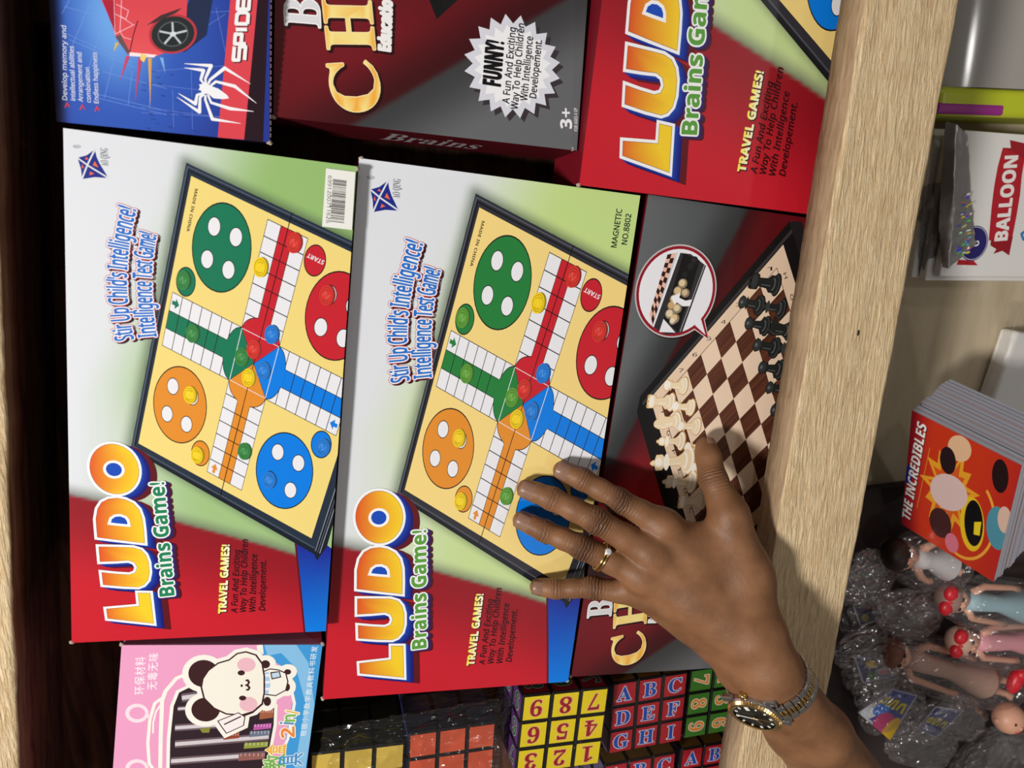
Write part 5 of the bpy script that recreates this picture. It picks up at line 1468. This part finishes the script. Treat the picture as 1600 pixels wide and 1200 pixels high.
# --- dolls in bags, and little toy packets
SKINP = mat('doll_skin', (226, 168, 140), .45); RED_P = mat('doll_red', (206, 30, 44), .4); PINK_P = mat('doll_pink', (240, 166, 176), .5); HAIRD = mat('doll_dark_hair', (46, 30, 26), .5)
WHITE_P = mat('doll_white', (230, 226, 224), .5); BEIGE = mat('doll_beige', (206, 166, 146), .5); PALE_BLUE = mat('doll_pale_blue', (170, 206, 216), .5)
def doll(label, hx, hy, fx, fy, h, dress, hair, cap=None, s=1.0, group='dolls in clear bags', cat='doll'):
    a, b = U(hx, hy, h), U(fx, fy, h); d = b - a; yaw = math.atan2(d.y, d.x); Ln = d.length
    root = empty('doll', (a.x, a.y, a.z - .016 * s), Matrix.Rotation(yaw, 3, 'Z')); tag(root, label, cat, group)
    R = .0165 * s; zc = .016 * s
    bm = bmesh.new(); bm_blob(bm, (0, 0, zc), (R, R * .95, R * .92), 3); bm_blob(bm, (0, 0, zc + R * .86), (R * .14, R * .12, R * .16), 2)
    bm_tube(bm, [(R * .7, 0, zc), (R * 1.35, 0, zc)], R * .34, 10)
    from_bm('head', bm, SKINP, root, True)
    bm = bmesh.new()
    for y in (-1, 1): bm_blob(bm, (R * -.18, y * R * .36, zc + R * .82), (R * .13, R * .17, R * .10), 2)
    from_bm('eyes', bm, mat('doll_eye', (30, 22, 22), .2), root, True)
    bm = bmesh.new(); bm_blob(bm, (-R * .38, 0, zc - R * .08), (R * .92, R * 1.12, R * .98), 3); from_bm('hair', bm, hair, root, True)
    if cap:
        bm = bmesh.new(); bm_blob(bm, (-R * .85, R * .52, zc + R * .35), (R * .5, R * .62, R * .42), 3); bm_blob(bm, (-R * .85, -R * .52, zc + R * .35), (R * .5, R * .62, R * .42), 3); bm_blob(bm, (-R * .85, 0, zc + R * .45), (R * .26, R * .22, R * .3), 2); from_bm('bow', bm, cap, root, True)
    bm = bmesh.new(); bm_lathe(bm, [(0, R * 1.2), (R * .62, R * 1.25), (R * .72, R * 1.9), (R * .6, Ln * .45), (R * 1.25, Ln * .72), (R * 1.2, Ln * .74), (0, Ln * .74)], 22, Matrix.Translation((0, 0, zc)) @ Matrix.Rotation(math.pi / 2, 4, 'Y'))
    from_bm('dress', bm, dress, root, True)
    for y in (-1, 1):
        bm = bmesh.new(); bm_tube(bm, [(R * 1.5, y * R * .6, zc), (R * 2.2, y * R * 1.25, zc + .002), (Ln * .5, y * R * 1.45, zc + .003), (Ln * .56, y * R * 1.4, zc + .004)], [R * .28, R * .26, R * .2, R * .24], 10); from_bm('arm', bm, SKINP, root, True)
        bm = bmesh.new(); bm_tube(bm, [(Ln * .7, y * R * .42, zc), (Ln * .86, y * R * .45, zc), (Ln * .97, y * R * .46, zc), (Ln, y * R * .5, zc + R * .3)], [R * .34, R * .28, R * .22, R * .3], 10); from_bm('leg', bm, SKINP, root, True)
    mid = a.lerp(b, .5)
    bg_ = bag('clear_bag', 'clear crumpled bag holding the ' + label.split(',')[0], 'plastic bag', (mid.x, mid.y, mid.z + .001), (Ln * .56, R * 1.9, R * 1.35), yaw, hx * .013, BAG, .10, 'clear toy bags', 5, .0, True)
doll('dark-haired doll in a white dress, lying below the notebooks', 1408, 868, 1502, 882, -.098, WHITE_P, HAIRD, None, 1.0)
doll('red-bowed doll in a pale blue dress, at the right picture edge', 1490, 936, 1640, 952, -.086, PALE_BLUE, mat('doll_grey_hair', (150, 120, 110), .5), RED_P, .95)
doll('red-bowed doll in a pink dress, below the pale blue one', 1506, 1002, 1660, 1004, -.088, PINK_P, BEIGE, RED_P, .95)
doll('beige doll with its feet by a red shoe, beside the hand', 1398, 1022, 1580, 1076, -.106, BEIGE, mat('doll_brown_hair', (120, 70, 52), .5), None, 1.05)
def shoe():
    bm = bmesh.new(); c = U(1587, 1064, -.086); bm_blob(bm, (0, 0, 0), (.017, .009, .008), 3, Matrix.Rotation(1.2, 3, 'Z')); bm_blob(bm, (.004, .010, .003), (.008, .008, .007), 3)
    o = from_bm('doll_shoe', bm, RED_P, None, True); o.location = c; tag(o, 'small red doll shoe in the clear bags at the right edge', 'doll shoe')
shoe()
def baby():
    c = U(1576, 1122, -.092); r = .0195; root = empty('baby_doll_head', (c.x, c.y, c.z - r)); tag(root, 'round pink baby doll head at the lower right', 'doll head')
    bm = bmesh.new(); bm_blob(bm, (0, 0, r), (r, r * .95, r * .9), 4)
    for y in (-1, 1): bm_blob(bm, (y * r * .95, 0, r), (r * .16, r * .22, r * .2), 2)
    bm_blob(bm, (0, -r * .1, r * 1.9), (r * .12, r * .12, r * .10), 2); from_bm('head', bm, SKINP, root, True)
    bm = bmesh.new()
    for y in (-1, 1): bm_blob(bm, (y * r * .36, r * .18, r * 1.78), (r * .10, r * .12, r * .08), 2)
    from_bm('eyes', bm, mat('doll_eye', (30, 22, 22), .2), root, True)
    bm = bmesh.new(); bm_tube(bm, [(-r * .25, -r * .42, r * 1.76), (0, -r * .5, r * 1.77), (r * .25, -r * .42, r * 1.76)], r * .05, 8); from_bm('mouth', bm, RED_P, root, True)
baby()
def packet(label, pts, h, body, cols, txt, seed):
    P4 = [U(1290 + x / 5.161, 990 + y / 5.161, h) for x, y in pts]; c = sum(P4, Vector()) / 4
    root = empty('toy_packet', (c.x, c.y, c.z - .006)); tag(root, label, 'toy packet', 'small toy packets with printed cards')
    loc = Vector(root.location)
    bm = bmesh.new(); t = [bm.verts.new(p - loc) for p in P4]; b = [bm.verts.new(p - loc - Vector((0, 0, .0012))) for p in P4]
    bm.faces.new(t); bm.faces.new(b[::-1])
    for k in range(4): bm.faces.new((t[k], b[k], b[(k + 1) % 4], t[(k + 1) % 4]))
    from_bm('card', bm, mat('packet_card', (206, 208, 220), .5), root)
    HH = homog([(0, 0), (100, 0), (100, 100), (0, 100)], [(p.x - loc.x, p.y - loc.y) for p in P4]); A = Art((100, 100))
    A.poly([(3, 3), (97, 3), (97, 97), (3, 97)], body, 0)
    for k, (x, y, rx, ry, col) in enumerate(cols): A.poly(arc_pts((x, y), rx, ry, n=20), col, 1)
    if txt:
        for w_, col, lay in ((11, (40, 40, 44), 2), (7, (214, 200, 50), 3)):    # loopy yellow lettering, too blurred to read
            A.line([(36, 90), (58, 86), (56, 76), (38, 74)], w_, col, lay); A.line([(36, 64), (60, 62), (60, 52), (38, 50)], w_, col, lay)
            A.line([(38, 40), (62, 40)], w_, col, lay); A.line([(38, 28), (60, 26), (58, 14), (40, 12), (42, 24)], w_, col, lay)
    A.build('card_print', PRINT, root, lambda u, v, hh: (*ap(HH, (u, v)), .006 + hh))
    bag('clear_bag', 'clear bag round the ' + label, 'plastic bag', (c.x, c.y, c.z - .004), (.034, .026, .012), .4, seed, BAG, .12, 'clear toy bags')
packet('blue card packet with yellow lettering nearest the forearm', ((265, 640), (545, 450), (740, 500), (520, 860)), -.100, (50, 66, 150), ((16, 20, 18, 24, (230, 236, 240)), (30, 40, 18, 22, (40, 120, 220)), (12, 70, 16, 22, (210, 50, 120)), (8, 92, 20, 12, (236, 190, 40))), 'FUN', 2.2)
packet('blue card packet with yellow lettering beside the baby doll head', ((740, 770), (890, 590), (1120, 620), (890, 840)), -.104, (44, 62, 140), ((20, 50, 12, 26, (150, 160, 190)), (88, 40, 10, 24, (90, 110, 150))), 'FUN', 4.8)
packet('dark blue and green card packet next to the rail end', ((230, 190), (480, 200), (545, 345), (300, 400)), -.108, (30, 40, 110), ((40, 30, 18, 20, (220, 190, 50)), (70, 70, 20, 16, (190, 40, 90)), (30, 80, 16, 18, (40, 110, 50))), None, 6.1)
for k, (x, y, rx, ry, s) in enumerate(((1345, 1010, .03, .018, .3), (1440, 1165, .05, .026, 2.7), (1530, 1185, .04, .028, 3.9), (1370, 1060, .035, .024, 7.7), (1500, 1120, .040, .024, 8.8), (1460, 930, .036, .022, 9.9), (1580, 1180, .03, .03, 12.1), (1420, 1120, .03, .02, 14.2))):
    c = U(x, y, -.108)
    bag('clear_bag', 'clear crumpled bag in the heap of toys below the rail', 'plastic bag', c, (rx, ry, .010), s, s * 3.1, BAG, .16, 'empty clear bags in the heap')
bag('clear_bag', 'long twisted clear bag end between the dark-haired doll and the beige doll', 'plastic bag', U(1418, 958, -.106), (.046, .026, .010), -.35, 5.2, BAG, .14, 'empty clear bags in the heap', 5, .5, True)
bag('clear_bag', 'clear bag pressed against the rail below the notebooks', 'plastic bag', U(1356, 905, -.108), (.030, .030, .010), 1.1, 8.4, BAG, .14, 'empty clear bags in the heap', 5, .0, True)
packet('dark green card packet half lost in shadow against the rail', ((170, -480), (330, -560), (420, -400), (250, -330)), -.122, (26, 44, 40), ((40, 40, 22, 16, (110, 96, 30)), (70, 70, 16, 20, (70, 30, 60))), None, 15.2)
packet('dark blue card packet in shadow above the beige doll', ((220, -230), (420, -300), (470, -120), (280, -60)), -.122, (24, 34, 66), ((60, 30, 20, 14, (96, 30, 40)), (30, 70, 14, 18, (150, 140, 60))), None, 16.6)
# added carton, dark to stand in for the shade beneath the heap
def tray_carton():
    root = empty('shade_carton', (.62, -.45, ZB + LOW)); tag(root, 'added dark open carton, standing in for shade under the heap of bagged toys', 'carton')
    bm = bmesh.new(); bm_box(bm, (-.185, -.42, .0), (.31, .13, .012), .002); from_bm('bottom', bm, mat('shade_card', (52, 40, 38), .8), root)
    bm = bmesh.new(); bm_box(bm, (-.185, -.42, .012), (-.181, .13, .030), .0005); bm_box(bm, (.306, -.42, .012), (.31, .13, .030), .0005); from_bm('side', bm, mat('shade_card', (52, 40, 38), .8), root)
tray_carton()
